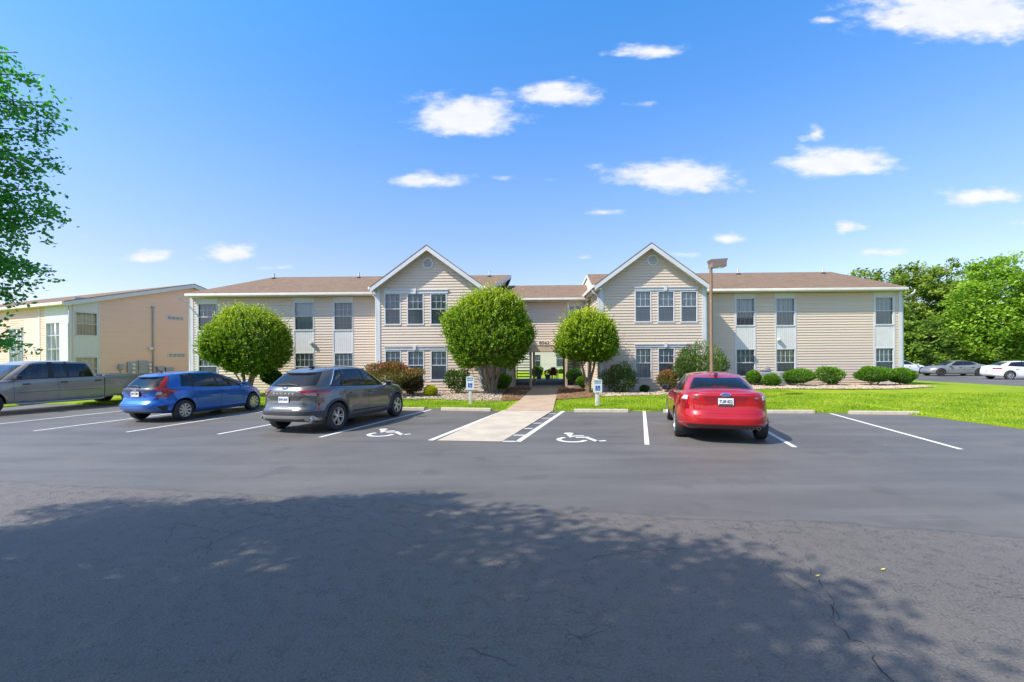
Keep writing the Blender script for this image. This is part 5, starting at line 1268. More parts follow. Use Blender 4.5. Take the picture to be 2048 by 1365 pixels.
mb = MB(); mb.box((-3.4,-.55,.42),(2.4,-.45,.55)); mb.box((-3.4,.45,.42),(2.4,.55,.55)); mb.box((-2.7,-.9,.33),(-2.5,.9,.45)); mb.build('chassis', M['dark'], C.root)
# --- far cars
def farcar(label, pos, hdv, pm, rim, sc=1.0, shape=0, H=0):
    P = dict(W=1.85*sc, wb=2.8*sc, R=.33, nr=4.6, nf=3.6, zlow=[(-2.4,.26),(-1.4,.2),(1.4,.18),(2.3,.2)], zbelt=[(-2.4,1.02),(-1.6,1.02),(-.6,.96),(.6,.92),(1.1,.90),(1.8,.82),(2.2,.70),(2.5,.6)],
             rear=[(0,-2.2),(.12,-2.34),(.4,-2.38),(.7,-2.33),(1,-2.28)], front=[(0,2.15),(.15,2.3),(.5,2.36),(.8,2.3),(1,2.15)], wid=WID, crown=[(-2.4,.06),(-1,.08),(1,.08),(1.7,.10),(2.3,.03)], flare=.02, rimf=.68,
             gh=dict(n=4.6, xc=-.4, base=(-1.95,1.15,.76), roof=(-1.15,.15,.54), rail=[(-1.15,1.33),(-.5,1.38),(0,1.37),(.2,1.34)], crown=.05, v=(.05,.92), sideglass='glass_dark', rearglass='glass_dark',
                     nodes=[('R',0,0),('R',.58,.42),('S',-1.45,-1.0),('S',-.38,-.42),('S',-.28,-.34),('S',.68,-.02),('F',.62,.44),('F',0,0)],
                     zones=[('rear',),('pillar',),('side','b'),('black',),('side','b'),('pillar',),('front',)], seats=(-.9,0)))
    c = Car('parked_car', label, 'car', pos, hdv, pm, P); c.body(); c.cabin(); c.wheels(rim, 8)
    c.quads_rear('tail_light', [[(.55,.78),(1.0,.78),(1.15,.90),(.55,.90)]], 'red_lens')
    c.doors([(-1.02,.55,-1.2,.95),(-.33,.22,-.33,.92),(.92,.24,.92,.88)])
    for sd in (1,-1):
        c.handle(-.95,.80,sd,'black' if shape else 'chrome'); c.handle(.0,.78,sd,'black' if shape else 'chrome'); c.mirror(.8,.90,sd,None)
        mb = MB(); c.patch(mb, lambda a,b: c.pxz(a,b,sd), [(1.75,.62),(2.15,.58),(2.12,.68),(1.85,.74)], 6, 2, .01); mb.build('headlight', M['clear_lens'], c.root, smooth=40)
    c.plate(.62, .3, .15)
    return c
w0 = gp(1958,752.3); w1 = gp(1889,753); d_ = (w1-w0).normalized()
farcar('flat grey muscle sedan with bronze wheels, facing left in the far side lot', (w0+w1)/2+Vector((0,.9,0)), Vector((-.985,.17,0)), M['car_dgrey'], M['darkalloy'], 1.06, 1)
farcar('white sedan cut by the right edge, its tail towards the grey muscle sedan', gp(2024,760)+Vector((1.45,.7,0)), Vector((.985,-.17,0)), M['car_white'], M['alloy'], 1.0)
farcar('white car furthest back, half hidden by the right corner of the building', gp(1849,748)+Vector((-1.6,.9,0)), Vector((.995,.05,0)), M['car_white'], M['darkalloy'], 1.0)
# ---------------------------------------------------------------- plants
LM = dict(
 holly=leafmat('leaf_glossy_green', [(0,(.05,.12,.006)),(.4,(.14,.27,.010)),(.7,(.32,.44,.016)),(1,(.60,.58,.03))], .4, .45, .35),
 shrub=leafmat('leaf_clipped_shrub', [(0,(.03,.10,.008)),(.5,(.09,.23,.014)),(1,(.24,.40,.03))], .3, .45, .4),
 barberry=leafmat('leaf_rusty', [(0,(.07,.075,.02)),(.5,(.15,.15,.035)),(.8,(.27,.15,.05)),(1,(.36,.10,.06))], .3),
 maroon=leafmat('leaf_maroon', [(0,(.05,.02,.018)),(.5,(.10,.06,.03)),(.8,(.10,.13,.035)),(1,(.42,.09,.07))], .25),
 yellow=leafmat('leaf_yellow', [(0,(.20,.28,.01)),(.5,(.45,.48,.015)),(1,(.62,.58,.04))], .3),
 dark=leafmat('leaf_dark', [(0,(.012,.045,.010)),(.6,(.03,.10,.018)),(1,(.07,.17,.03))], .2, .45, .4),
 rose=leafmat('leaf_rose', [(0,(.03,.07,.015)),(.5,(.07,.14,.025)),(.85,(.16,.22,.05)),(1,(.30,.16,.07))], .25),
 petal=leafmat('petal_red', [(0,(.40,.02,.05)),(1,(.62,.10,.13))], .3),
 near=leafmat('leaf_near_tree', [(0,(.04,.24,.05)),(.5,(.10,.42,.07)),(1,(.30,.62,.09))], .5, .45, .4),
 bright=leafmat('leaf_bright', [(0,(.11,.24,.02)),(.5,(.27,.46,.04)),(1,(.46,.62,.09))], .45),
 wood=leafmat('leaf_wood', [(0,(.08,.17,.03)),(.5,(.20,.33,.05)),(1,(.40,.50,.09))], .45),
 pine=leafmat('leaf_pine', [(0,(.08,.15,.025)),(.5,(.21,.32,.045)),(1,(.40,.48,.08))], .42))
def clump(n, r, zc=0., flat=1., core=.55, bump=.08, seed=0):
    d = rdir(n); lo = rng.random(n); rad = core+(1-core)*lo**.4
    ph = rng.random((5, 3))*6; bb = np.zeros(n)
    for k in range(5): bb += np.sin(d @ (rng.normal(size=3)*2.6)+ph[k, 0])
    rad = rad*(1+bump*bb/2)
    p = d*rad[:, None]*np.array(r)[None, :]
    return p, d
def round_tree(name, label, x, y, z0, r, zc, stems, lm, nspr=1700, leaf=.085, hgt=None, cut=-.90, cat='tree', group='round-crowned trees in front of the building', tintshift=0.):
    o = empty(name, (x, y, z0), 0, label=label, cat=cat, group=group)
    p, d = clump(nspr, tuple(q-.12 for q in r), core=.60, bump=.10)
    p[:, :2] *= (1+.22*np.clip(-d[:, 2:3], 0, .75)); keep = p[:, 2] > r[2]*cut*(1+.06*np.sin(p[:, 0]*3+x)); p, d = p[keep], d[keep]
    up_ = np.array([0, 0, 1.]); ax = d*.62+up_*.75+rng.normal(size=d.shape)*.22; ax /= np.linalg.norm(ax, axis=1, keepdims=True)
    L = (.18+.20*rng.random(len(p)))*(1+.9*(rng.random(len(p))>.92))*(1+.55*np.clip(d[:, 2], 0, 1)*rng.random(len(p))); per = 11
    C = []; A = []; N = []; T = []
    for k in range(per):
        t = k/(per-1)
        an = rng.random(len(p))*6.28; rd = rdir(len(p)); side = np.cross(ax, rd); side /= np.linalg.norm(side, axis=1, keepdims=True)+1e-9
        c = p+ax*(L*t)[:, None]+side*(leaf*.45)
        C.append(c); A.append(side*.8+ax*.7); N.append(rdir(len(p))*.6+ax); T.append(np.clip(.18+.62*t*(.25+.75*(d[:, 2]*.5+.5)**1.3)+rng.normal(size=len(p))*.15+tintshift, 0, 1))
    C = np.vstack(C); C[:, 2] += zc-z0
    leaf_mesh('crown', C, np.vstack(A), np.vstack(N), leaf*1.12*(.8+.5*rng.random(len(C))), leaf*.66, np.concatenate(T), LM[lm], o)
    mb = MB()
    for sx, sy, tx, ty, rr in stems:
        h = zc-z0
        pts = [Vector((sx*.3, sy*.3, -.05)), Vector((sx, sy, h*.22)), Vector((lerp(sx,tx,.55), lerp(sy,ty,.5), h*.5)), Vector((tx, ty, h*.85)), Vector((tx*1.35, ty*1.3, h*1.12))]
        mb.tube(pts, [rr*1.25, rr, rr*.8, rr*.55, rr*.25], 9)
        for k in range(4):
            a = rng.random()*6.28; b = pts[2].lerp(pts[3], rng.random()*.9); e = b+Vector((math.cos(a)*r[0]*.5, math.sin(a)*r[1]*.5, .5+rng.random()*.5))
            mb.tube([b, b.lerp(e, .5)+Vector((0,0,.1)), e], [rr*.4, rr*.28, rr*.1], 6)
    mb.build('trunk', M['bark'], o, smooth=60)
    return o
def wpos(px, py, Yd): p = atY(px, py, Yd); return p
p = wpos(493, 771, 22.6)
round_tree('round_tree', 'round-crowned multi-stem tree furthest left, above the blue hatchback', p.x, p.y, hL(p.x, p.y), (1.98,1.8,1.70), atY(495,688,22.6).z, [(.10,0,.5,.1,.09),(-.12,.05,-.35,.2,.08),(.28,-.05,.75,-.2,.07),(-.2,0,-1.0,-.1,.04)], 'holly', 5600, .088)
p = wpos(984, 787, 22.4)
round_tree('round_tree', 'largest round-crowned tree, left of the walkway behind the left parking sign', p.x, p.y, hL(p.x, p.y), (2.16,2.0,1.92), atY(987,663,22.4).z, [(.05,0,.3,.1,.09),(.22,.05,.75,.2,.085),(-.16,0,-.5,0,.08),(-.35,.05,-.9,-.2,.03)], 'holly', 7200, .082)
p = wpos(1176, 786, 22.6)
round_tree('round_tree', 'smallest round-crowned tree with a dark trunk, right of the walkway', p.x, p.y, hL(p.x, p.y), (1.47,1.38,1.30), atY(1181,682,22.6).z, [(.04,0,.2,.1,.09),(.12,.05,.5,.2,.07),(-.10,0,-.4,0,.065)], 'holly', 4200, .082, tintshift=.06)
def bush(px, pyb, pyt, wpx, label, lm, Yd=None, n=2600, leaf=.06, core=.5, flowers=0, name='shrub', loose=0., flat=.9, group='shrubs in the beds along the facade', stalk=True, z0=None):
    if Yd is None: Yd = gp(px, pyb, .12).y
    b = atY(px, pyb, Yd); t = atY(px, pyt, Yd); w_ = wpx/F*Yd; h = t.z-b.z; gz = b.z if z0 is None else z0
    o = empty(name, (b.x, b.y, gz), 0, label=label, cat='shrub', group=group)
    cl = h*.18 if stalk else 0
    r = (w_/2, w_/2*flat, (h-cl)/2)
    n = int(n*1.7); leaf *= 1.35
    p, d = clump(n, r, core=core, bump=.10+loose)
    p[:, 2] += cl+r[2]
    if loose: p += rng.normal(size=p.shape)*loose*.35*np.array([1,1,.6])
    A = d*.8+np.array([0,0,.6])+rng.normal(size=d.shape)*.4
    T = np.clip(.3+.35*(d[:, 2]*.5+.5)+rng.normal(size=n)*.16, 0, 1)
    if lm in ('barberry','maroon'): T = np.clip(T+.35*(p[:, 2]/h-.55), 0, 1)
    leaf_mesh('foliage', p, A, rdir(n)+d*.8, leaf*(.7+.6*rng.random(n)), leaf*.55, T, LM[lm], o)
    mb = MB()
    for k in range(9):
        a = rng.random()*6.28; e = Vector((math.cos(a)*r[0]*.65, math.sin(a)*r[1]*.65, h*.6)); mb.tube([(0,0,-.03), e*.45+Vector((0,0,-.05)), e], [.02, .013, .005], 5)
    mb.build('stems', M['bark'], o, smooth=60)
    if flowers:
        q, dd = clump(flowers, (r[0]*1.03, r[1]*1.03, r[2]*1.05), core=.95, bump=.1); q[:, 2] += cl+r[2]; kp = q[:, 2] > h*.55; q = q[kp]
        q[:, 2] += .04; rep = 6; C = np.repeat(q, rep, 0)+rng.normal(size=(len(q)*rep, 3))*.03
        for k in range(len(q)):
            Ck = C[k*rep:(k+1)*rep]; leaf_mesh('flower', Ck, rdir(rep), rdir(rep), .07, .06, rng.random(rep), LM['petal'], o)
    return o
bush(543, 776, 738, 42, 'dark green shrub between the blue hatchback and the grey crossover', 'dark', Yd=23.2, leaf=.07)
bush(786, 790, 724, 104, 'big green and rust shrub with red flowers on top, behind the grey crossover', 'barberry', Yd=21.6, n=5200, leaf=.075, flowers=22, loose=.11)
bush(826, 792, 747, 44, 'reddish shrub right against the big rust shrub', 'maroon', Yd=21.4, n=2400, leaf=.065, loose=.05)
bush(861.5, 793, 772, 27, 'small bright yellow shrub', 'yellow', n=2200, leaf=.045, stalk=False)
bush(916, 791, 738, 50, 'loose rose bush left of the left parking sign', 'rose', Yd=22.8, n=1500, leaf=.08, flowers=6, loose=.14)
bush(1001, 786, 748, 44, 'rounded green shrub beside the trunk of the largest round tree', 'shrub', Yd=23.3, n=2800)
bush(1166, 781, 751, 26, 'small yellow-green shrub behind the smallest round tree', 'shrub', Yd=25.5, n=1500)
bush(1150, 770, 738, 34, 'dark shrub beside the right staircase', 'dark', Yd=26.9, n=1800)
bush(1240, 790, 731, 62, 'dark rose bush with red blooms in front of the right gable', 'rose', Yd=22.6, n=2000, leaf=.075, flowers=14, loose=.16)
bush(1289, 788, 770, 19, 'tiny round shrub below the right gable windows', 'dark', Yd=22.6, n=900, leaf=.05)
bush(1334, 788, 740, 38, 'rust-pink shrub left of the red sedan', 'barberry', Yd=22.4, n=2000, leaf=.065, loose=.06)
bush(1397, 792, 698, 104, 'tall green shrub with red flowers behind the lamp post', 'rose', Yd=22.2, n=5600, leaf=.072, flowers=26, loose=.15)
bush(1507, 775, 741, 28, 'small clipped shrub just right of the red sedan roof', 'shrub', Yd=24.6, n=1600)
bush(1543, 779, 748, 34, 'small clipped shrub in front of the air conditioners', 'shrub', Yd=24.0, n=1900)
bush(1597, 776, 738, 60, 'wide clipped shrub at the second air conditioner', 'shrub', Yd=24.1, n=3600)
bush(1661, 776, 729, 46, 'spiky yellow-green shrub alone against the siding', 'shrub', Yd=24.3, n=1400, leaf=.08, loose=.10)
bush(1748, 774, 730, 68, 'large clipped shrub under the rightmost window column', 'shrub', Yd=24.0, n=4200)
bush(1804, 775, 737, 50, 'clipped shrub at the right corner of the building', 'shrub', Yd=24.2, n=3200)
bush(1078, 751.5, 733, 18, 'round shrub left of centre in the courtyard', 'shrub', Yd=52, n=900, leaf=.12, group='shrubs across the courtyard')
bush(1101, 751, 738, 10, 'middle small shrub in the courtyard', 'shrub', Yd=52, n=500, leaf=.12, group='shrubs across the courtyard')
bush(1111, 751, 738, 10, 'small shrub right of the middle one in the courtyard', 'shrub', Yd=53, n=500, leaf=.12, group='shrubs across the courtyard')
bush(1122, 751, 738, 10, 'rightmost small shrub in the courtyard', 'shrub', Yd=52, n=500, leaf=.12, group='shrubs across the courtyard')
bush(1072, 760, 735, 18, 'dark shrub behind the left staircase', 'dark', Yd=40, n=1500, leaf=.09, group='shrubs across the courtyard')
# hedge by the salmon building
bush(225, 752, 744.5, 50, 'low hedge under the meter boxes of the salmon building', 'shrub', Yd=27.4, n=2500, leaf=.07, stalk=False, z0=0)
# ---------------------------------------------------------------- planters and chair in the courtyard
for px, lab in ((1078,'small planter with grey foliage on the breezeway edge'),(1095,'planter with blue-green foliage beside the red chairs')):
    b = atY(px, 762, 37.2); o = empty('planter', (b.x, b.y, .16), 0, label=lab, cat='planter', group='planters in the courtyard'); mb = MB()
    mb.lathe([(.001,0),(.16,0),(.21,.32),(.23,.34),(.19,.34),(.18,.28),(.001,.28)], (0,0,0), (0,0,1), 20); mb.build('pot', M['metal_grey'], o, smooth=40)
    q, d = clump(300, (.3,.3,.3)); q[:, 2] += .5; leaf_mesh('foliage', q, d+rng.normal(size=d.shape)*.3, rdir(300), .12, .05, rng.random(300), LM['rose'], o)
for px, lab in ((1102.5,'left of two terracotta-coloured patio chairs beyond the breezeway'),(1109.5,'right of two terracotta-coloured patio chairs beyond the breezeway')):
    b = atY(px, 762, 37.6); o = empty('patio_chair', (b.x, b.y, .16), R(200 if px < 1105 else 160), label=lab, cat='chair', group='patio chairs in the courtyard')
    mb = MB(); mb.bbox((-.24,-.25,.30),(.24,.25,.34),.01); mb.build('seat', M['terracotta'], o)
    mb = MB(); mb.add([(-.24,.22,.3),(.24,.22,.3),(.18,.42,.98),(-.18,.42,.98),(-.24,.25,.3),(.24,.25,.3),(.18,.45,.98),(-.18,.45,.98)], [(0,1,2,3),(7,6,5,4),(0,4,5,1),(1,5,6,2),(2,6,7,3),(3,7,4,0)]); mb.build('backrest', M['terracotta'], o)
    for sx in (-.22,.22):
        mb = MB(); mb.bbox((sx-.05,-.28,.55),(sx+.05,.30,.58),.01); mb.build('armrest', M['terracotta'], o)
        for sy in (-.22,.25): mb = MB(); mb.bbox((sx-.025,sy-.025,0),(sx+.025,sy+.025,.56),.006); mb.build('leg', M['terracotta'], o)
# ---------------------------------------------------------------- lamp post, signs, air conditioners
b = atY(1423.7, 812, 17.5); z0 = hL(b.x, b.y)
o = empty('lamp_post', (b.x, b.y, z0), 0, label='brown square-headed parking lot lamp post behind the red sedan', cat='street lamp')
mb = MB(); mb.tube([(0,0,-.05),(0,0,atY(1423,532,17.5).z-z0)], [.068,.058], 20); mb.build('pole', M['lamp_brown'], o, smooth=50)
mb = MB(); mb.bbox((-.14,-.14,-.03),(.14,.14,.05),.01); mb.build('base_plate', M['lamp_brown'], o)
zt = atY(1423,538,17.5).z-z0; ht = (atY(1423,518,17.5).z-z0-zt)*.78
mb = MB(); vs = []
for z, e in ((0,.0),(ht*.55,.0),(ht,-.05)):
    for x, y in ((-.02+e,-.2),(.52-e,-.2),(.52-e,.2),(-.02+e,.2)): vs.append(Vector((x, y, zt+z+.03+x*.06)))
mb.add(vs, [(3,2,1,0),(0,1,5,4),(1,2,6,5),(2,3,7,6),(3,0,4,7),(4,5,9,8),(5,6,10,9),(6,7,11,10),(7,4,8,11),(8,9,10,11)]); mb.build('lamp_head', M['lamp_grey'], o)
mb = MB(); mb.quad((-.04,-.16,zt+.025),(-.04,.16,zt+.025),(.42,.16,zt+.05),(.42,-.16,zt+.05)); mb.build('lens', M['clear_lens'], o, recalc=False)
def sign(px0, px1, yt, yb_, ybase, Yd, label, ang):
    c = (px0+px1)/2; b = atY(c, ybase, Yd); z0 = hL(b.x, b.y); o = empty('parking_sign', (b.x, b.y, z0), ang, label=label, cat='sign', group='reserved parking signs')
    wd = (px1-px0)/F*Yd; t = atY(c, yt, Yd).z-z0; bt = atY(c, yb_, Yd).z-z0
    mb = MB(); mb.bbox((-.062,-.06,-.1),(.062,.06,t+.01),.008); mb.build('post', M['post'], o, smooth=30)
    # rounded panel
    mb = MB(); rr_ = .03; poly = []
    for cx_, cz_, a0 in ((wd/2-rr_, bt+rr_, -90),(wd/2-rr_, t-rr_, 0),(-wd/2+rr_, t-rr_, 90),(-wd/2+rr_, bt+rr_, 180)):
        for k in range(5): a = R(a0+90*k/4); poly.append((cx_+rr_*math.cos(a), cz_+rr_*math.sin(a)))
    mb.prism(poly, lambda a, b_, d: Vector((a, d, b_)), -.085, -.062); pn = mb.build('sign_panel', M['sign'], o)
    h = t-bt; mb = MB(); y = -.0865
    put_text(mb, 'RESERVED', .06, (0, y, t-h*.12), (1,0,0), (0,0,1), width=wd*.84, bold=.002); put_text(mb, 'PARKING', .06, (0, y, t-h*.27), (1,0,0), (0,0,1), width=wd*.70, bold=.002)
    mb.build('lettering', M['sign_green'], pn, recalc=False)
    s = wd*.27; zc = bt+h*.34; mb = MB(); mb.box((-s, -.0875, zc-s), (s, -.0845, zc+s)); bl = mb.build('symbol_field', M['sign_blue'], pn)
    mb = MB(); k = s/.62; Pq = lambda a, b_: Vector((a*k*.9, -.089, zc+(b_-.62)*k*.72))
    def arc(cx, cy, r0, r1, a0, a1, n=16): mb.grid([[Pq(cx+r*math.cos(lerp(a0,a1,i/n)), cy+r*math.sin(lerp(a0,a1,i/n))) for i in range(n+1)] for r in (r0, r1)])
    arc(-.08,.36,.22,.33,R(118),R(345)); arc(-.08,1.2,.001,.12,0,2*PI)
    for q in ([(-.15,1.06),(-.01,1.06),(.03,.6),(-.1,.6)], [(-.08,.7),(-.08,.58),(.32,.58),(.32,.7)], [(.2,.6),(.32,.6),(.48,.12),(.38,.10)], [(.4,.10),(.4,.2),(.56,.26),(.56,.16)]): mb.quad(*[Pq(a, b_) for a, b_ in q])
    mb.build('symbol', M['white'], bl, recalc=False)
sign(932.8, 948.6, 753.5, 780, 811, 18.2, 'left reserved parking sign with a blue wheelchair symbol, before the largest round tree', R(3))
sign(1186, 1203.4, 759.3, 785.3, 815, 17.15, 'right reserved parking sign with a blue wheelchair symbol, before the right gable', R(3))
def acunit(px0, px1, yt, yb_, v, label):
    u0 = uz(px0, yb_, v)[0]; u1 = uz(px1, yb_, v)[0]; w_ = u1-u0; h = uz(px0, yt, v)[1]-.25
    p = BF.O+BF.U*((u0+u1)/2)+BF.V*(v+w_/2); o = empty('air_conditioner', (p.x, p.y, .24), BF.ang, label=label, cat='air conditioner', group='air conditioning units by the wall')
    mb = MB(); mb.bbox((-w_/2,-w_/2,.03),(w_/2,w_/2,h),.03); mb.build('casing', M['metal_grey'], o, smooth=30)
    for k in range(9):
        z = .1+k*(h-.2)/8; mb = MB() if k == 0 else mb; mb.box((-w_/2-.012,-w_/2-.012,z),(w_/2+.012,w_/2+.012,z+.018))
    mb.build('louvres', M['metal_grey'], o)
    mb = MB(); mb.lathe([(.001,0),(w_*.42,0),(w_*.42,.03),(w_*.3,.05),(.001,.06)], (0,0,h), (0,0,1), 24); mb.build('fan_grille', M['dark'], o, smooth=40)
acunit(1524, 1548, 744, 774, .45, 'air conditioner behind the small clipped shrub, left of the pair')
acunit(1560, 1583, 743, 774, .42, 'air conditioner beside the wide clipped shrub, right of the pair')
mb = MB(); u, z = uz(1532, 741, WV); mb.bbox((u-.12, WV-.12, z-.2), (u+.12, WV-.02, z+.22), .015); mb.tube([(u, WV-.07, .2), (u, WV-.07, z-.2)], .025, 8); mb.build('disconnect_box', M['metal_grey'], B, smooth=30)
# ---------------------------------------------------------------- planting beds
def bed(name, pxs, ux0, ux1, vwall, dark, n, label):
    rows = []; m = 26
    pts = [gp(*p, .12) for p in pxs]
    xs_ = [p.x for p in pts]
    mb = MB(); fr = [(p.x, p.y) for p in pts]
    g = []
    for i in range(m+1):
        x = lerp(fr[0][0], fr[-1][0], i/m); y0 = interp(x, fr)+.06*math.sin(x*3.1)+.05*math.sin(x*7.7)
        y1 = BF.O.y+vwall(x)-x*math.tan(R(.8))+.02
        g.append([(x, lerp(y0, y1, k/6), hL(x, lerp(y0, y1, k/6))+(.012 if k == 0 else .03)) for k in range(7)])
    mb.grid(g); o = mb.build(name, M['mulch'], smooth=60); tag(o, kind='structure')
    st = MB(); ncol = n
    for k in range(n):
        x = random.uniform(fr[0][0]+.05, fr[-1][0]-.05); y0 = interp(x, fr)-.05; y1 = BF.O.y+vwall(x)-x*math.tan(R(.8))
        y = lerp(y0, y1, random.random()**1.1); s = random.uniform(.025, .062); z = hL(x, y)+.03+s*.2
        rot = Matrix.Rotation(random.random()*6.28, 3, 'Z') @ Matrix.Rotation(random.uniform(-.6,.6), 3, 'X')
        vs = [Vector((x, y, z))+rot @ Vector((a*s*random.uniform(.7,1.3), b_*s*random.uniform(.5,1.1), c*s*random.uniform(.4,.8))) for a, b_, c in ((1,0,0),(-1,0,0),(0,1,0),(0,-1,0),(0,0,1),(0,0,-1))]
        st.add(vs, [(0,2,4),(2,1,4),(1,3,4),(3,0,4),(2,0,5),(1,2,5),(3,1,5),(0,3,5)])
    so = st.build('bark_chips' if dark else 'landscape_stones', M['chip'] if dark else M['stone'], recalc=False)
    tag(so, label, 'mulch' if dark else 'gravel', kind='stuff')
wa, wb_ = gp(1112.5,799,.12), gp(1118.5,777,.12)
wedge = lambda x: wa.y+(x-wa.x)/(wb_.x-wa.x)*(wb_.y-wa.y)-24.2
bed('planting_bed', [(560,792),(700,797),(880,797.5),(935,800),(1004,801)], 0, 0, lambda x: WV if x < gl0 else 0, False, 5200, 'tan landscape stones in the bed left of the walkway')
bed('planting_bed', [(1004,801),(1030,800),(1040.5,799.5),(1062.5,778.5)], 0, 0, lambda x: 3.3, True, 1400, 'brown bark mulch between the round tree and the walkway')
bed('planting_bed', [(1112,799),(1160,796),(1205,793.5)], 0, 0, lambda x: min(3.0, wedge(x)), True, 2400, 'brown bark mulch right of the walkway')
bed('planting_bed', [(1205,793.5),(1290,791.5),(1420,789),(1470,787)], 0, 0, lambda x: 0 if x < gr1 else WV, False, 2600, 'landscape stones below the right gable')
bed('planting_bed', [(1470,787),(1540,785),(1600,785.5),(1700,786),(1800,785.5),(1840,783),(1872,781)], 0, 0, lambda x: WV if x < wr_u1+.3 else -1.5, False, 5600, 'tan landscape stones in the bed along the right wing')
# ---------------------------------------------------------------- trees with limbs
def limb_tree(name, label, pos, h, crown_r, cz, lm, nclump, per, leaf, trunk_r=.2, barkm='bark', group=None, clr=.7, forks=9, shape=1., lean=(0,0), tier=False):
    o = empty(name, pos, random.random()*6.28, label=label, cat='tree', group=group)
    mb = MB(); top = Vector((lean[0], lean[1], h*.93)); base = Vector((0,0,-.1))
    spine = [base, Vector((lean[0]*.2+.05, lean[1]*.2, h*.25)), Vector((lean[0]*.5-.08*h*.1, lean[1]*.5, h*.55)), top]
    mb.tube(spine, [trunk_r*1.15, trunk_r*.9, trunk_r*.55, trunk_r*.12], 10)
    cent = []
    d = rdir(nclump); rad = .35+.65*rng.random(nclump)**.5
    if tier:
        zz = rng.random(nclump); ang = rng.random(nclump)*6.28; rr_ = crown_r[0]*(1-.75*zz**1.3)*np.sqrt(.15+.85*rng.random(nclump)); Cc = np.stack([np.cos(ang)*rr_, np.sin(ang)*rr_, cz-crown_r[2]+2*crown_r[2]*zz], 1)
    else:
        Cc = d*rad[:, None]*np.array(crown_r)[None, :]; Cc[:, 2] += cz
        Cc[:, 0] *= 1+.15*np.sin(Cc[:, 2]*1.3)
    Cc[:, :2] += np.array(lean)[None, :]*(Cc[:, 2:3]/h)
    for k in range(min(nclump, forks)):
        e = Vector(Cc[k]); zb = max(h*.15, min(h*.85, e.z-.35*math.hypot(e.x, e.y)-.3)); t = zb/(h*.93)
        s0 = spine[0].lerp(spine[1], t*4) if t < .25 else (spine[1].lerp(spine[2], (t-.25)/.3) if t < .55 else spine[2].lerp(spine[3], (t-.55)/.45))
        mb.tube([s0, s0.lerp(e, .5)+Vector((0,0,.12*h*.1)), e], [trunk_r*.33, trunk_r*.2, trunk_r*.06], 6)
    mb.build('trunk', M[barkm], o, smooth=60)
    n = nclump*per; cc = np.repeat(Cc, per, 0); cr = clr*(.6+.8*rng.random(nclump)); dd = rdir(n)
    P_ = cc+dd*(rng.random(n)**.45)[:, None]*np.repeat(cr, per)[:, None]*np.array([1,1,.55])[None, :]
    tn = np.repeat(rng.normal(size=nclump)*.12, per)
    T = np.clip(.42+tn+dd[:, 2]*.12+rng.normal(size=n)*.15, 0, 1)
    leaf_mesh('crown', P_, rdir(n)*np.array([1,1,.5]), rdir(n)+np.array([0,0,1.1]), leaf*(.6+.8*rng.random(n)), leaf*.62, T, LM[lm], o)
    return o
BG = 'woodland trees beyond the side lot'
def bgt(px, Yd, ytop, wpx, lm, label, nc=150, per=60, leaf=.42, tier=False, low=None, name='broadleaf_tree', tr=.22):
    t = atY(px, ytop, Yd); h = t.z; rx_ = wpx/2/F*Yd; lo = h*.12 if low is None else low
    return limb_tree(name, label, (t.x, t.y, -.05), h, (rx_, rx_, (h-lo)/2), (h+lo)/2-.3, lm, nc, per, leaf, tr, 'bark_grey', BG, clr=rx_*.28, forks=26, tier=tier)
bgt(1735, 72, 533, 120, 'pine', 'spreading pine just above the right end of the roof', 103, 60, 0.50, name='pine_tree', low=6)
bgt(1828, 66, 514, 120, 'pine', 'tall dense pine right of the building corner', 195, 66, 0.47, name='pine_tree', low=1.5)
bgt(1790, 60, 600, 70, 'wood', 'lower dark tree against the building corner', 103, 66, 0.38, low=.5)
bgt(1893, 64, 512, 95, 'wood', 'thin upright tree with visible pale trunk', 103, 54, 0.38, low=3, tr=.28)
bgt(1925, 70, 522, 90, 'wood', 'slim tree behind the thin upright tree', 92, 57, 0.38, low=3)
bgt(1855, 58, 625, 90, 'wood', 'mid-height bushy tree above the grey muscle sedan hood', 126, 66, 0.38, low=.4)
bgt(1995, 55, 503, 150, 'bright', 'big bright green broadleaf tree behind the grey muscle sedan', 299, 69, 0.38, low=.6, tr=.24)
bgt(2085, 57, 532, 120, 'bright', 'bright green tree cut by the right edge of the photo', 195, 69, 0.40, low=.5, tr=.24)
0 and bgt(1935, 53, 655, 80, 'bright', 'low bright tree between the two muscle-car-height shrubs', 103, 66, 0.33, low=.3)
bgt(2000, 62, 600, 150, 'wood', 'dark tree filling the gap under the big bright tree', 149, 60, 0.45, low=.3)
bgt(1885, 68, 590, 120, 'wood', 'dark tree behind the thin upright tree', 149, 63, 0.45, low=.3)
bgt(2150, 60, 560, 140, 'wood', 'tree outside the right edge', 92, 60, 0.45, low=.3)
# undergrowth: a mass nobody could count
n = 26000; xx = rng.random(n)*75+34; pos = np.stack([xx, 57.5+rng.random(n)*8, rng.random(n)**1.3*3.4*(.75+.3*np.sin(xx*.9)+.15*np.sin(xx*2.3))], 1)
leaf_mesh('undergrowth', pos, rdir(n), rdir(n)+np.array([0,-.5,.8]), .34, .2, np.clip(rng.normal(size=n)*.2+.5, 0, 1), LM['bright'], None)
u_ = bpy.data.objects['undergrowth']; tag(u_, 'low tangled green undergrowth along the far edge of the side lot', 'undergrowth', kind='stuff')
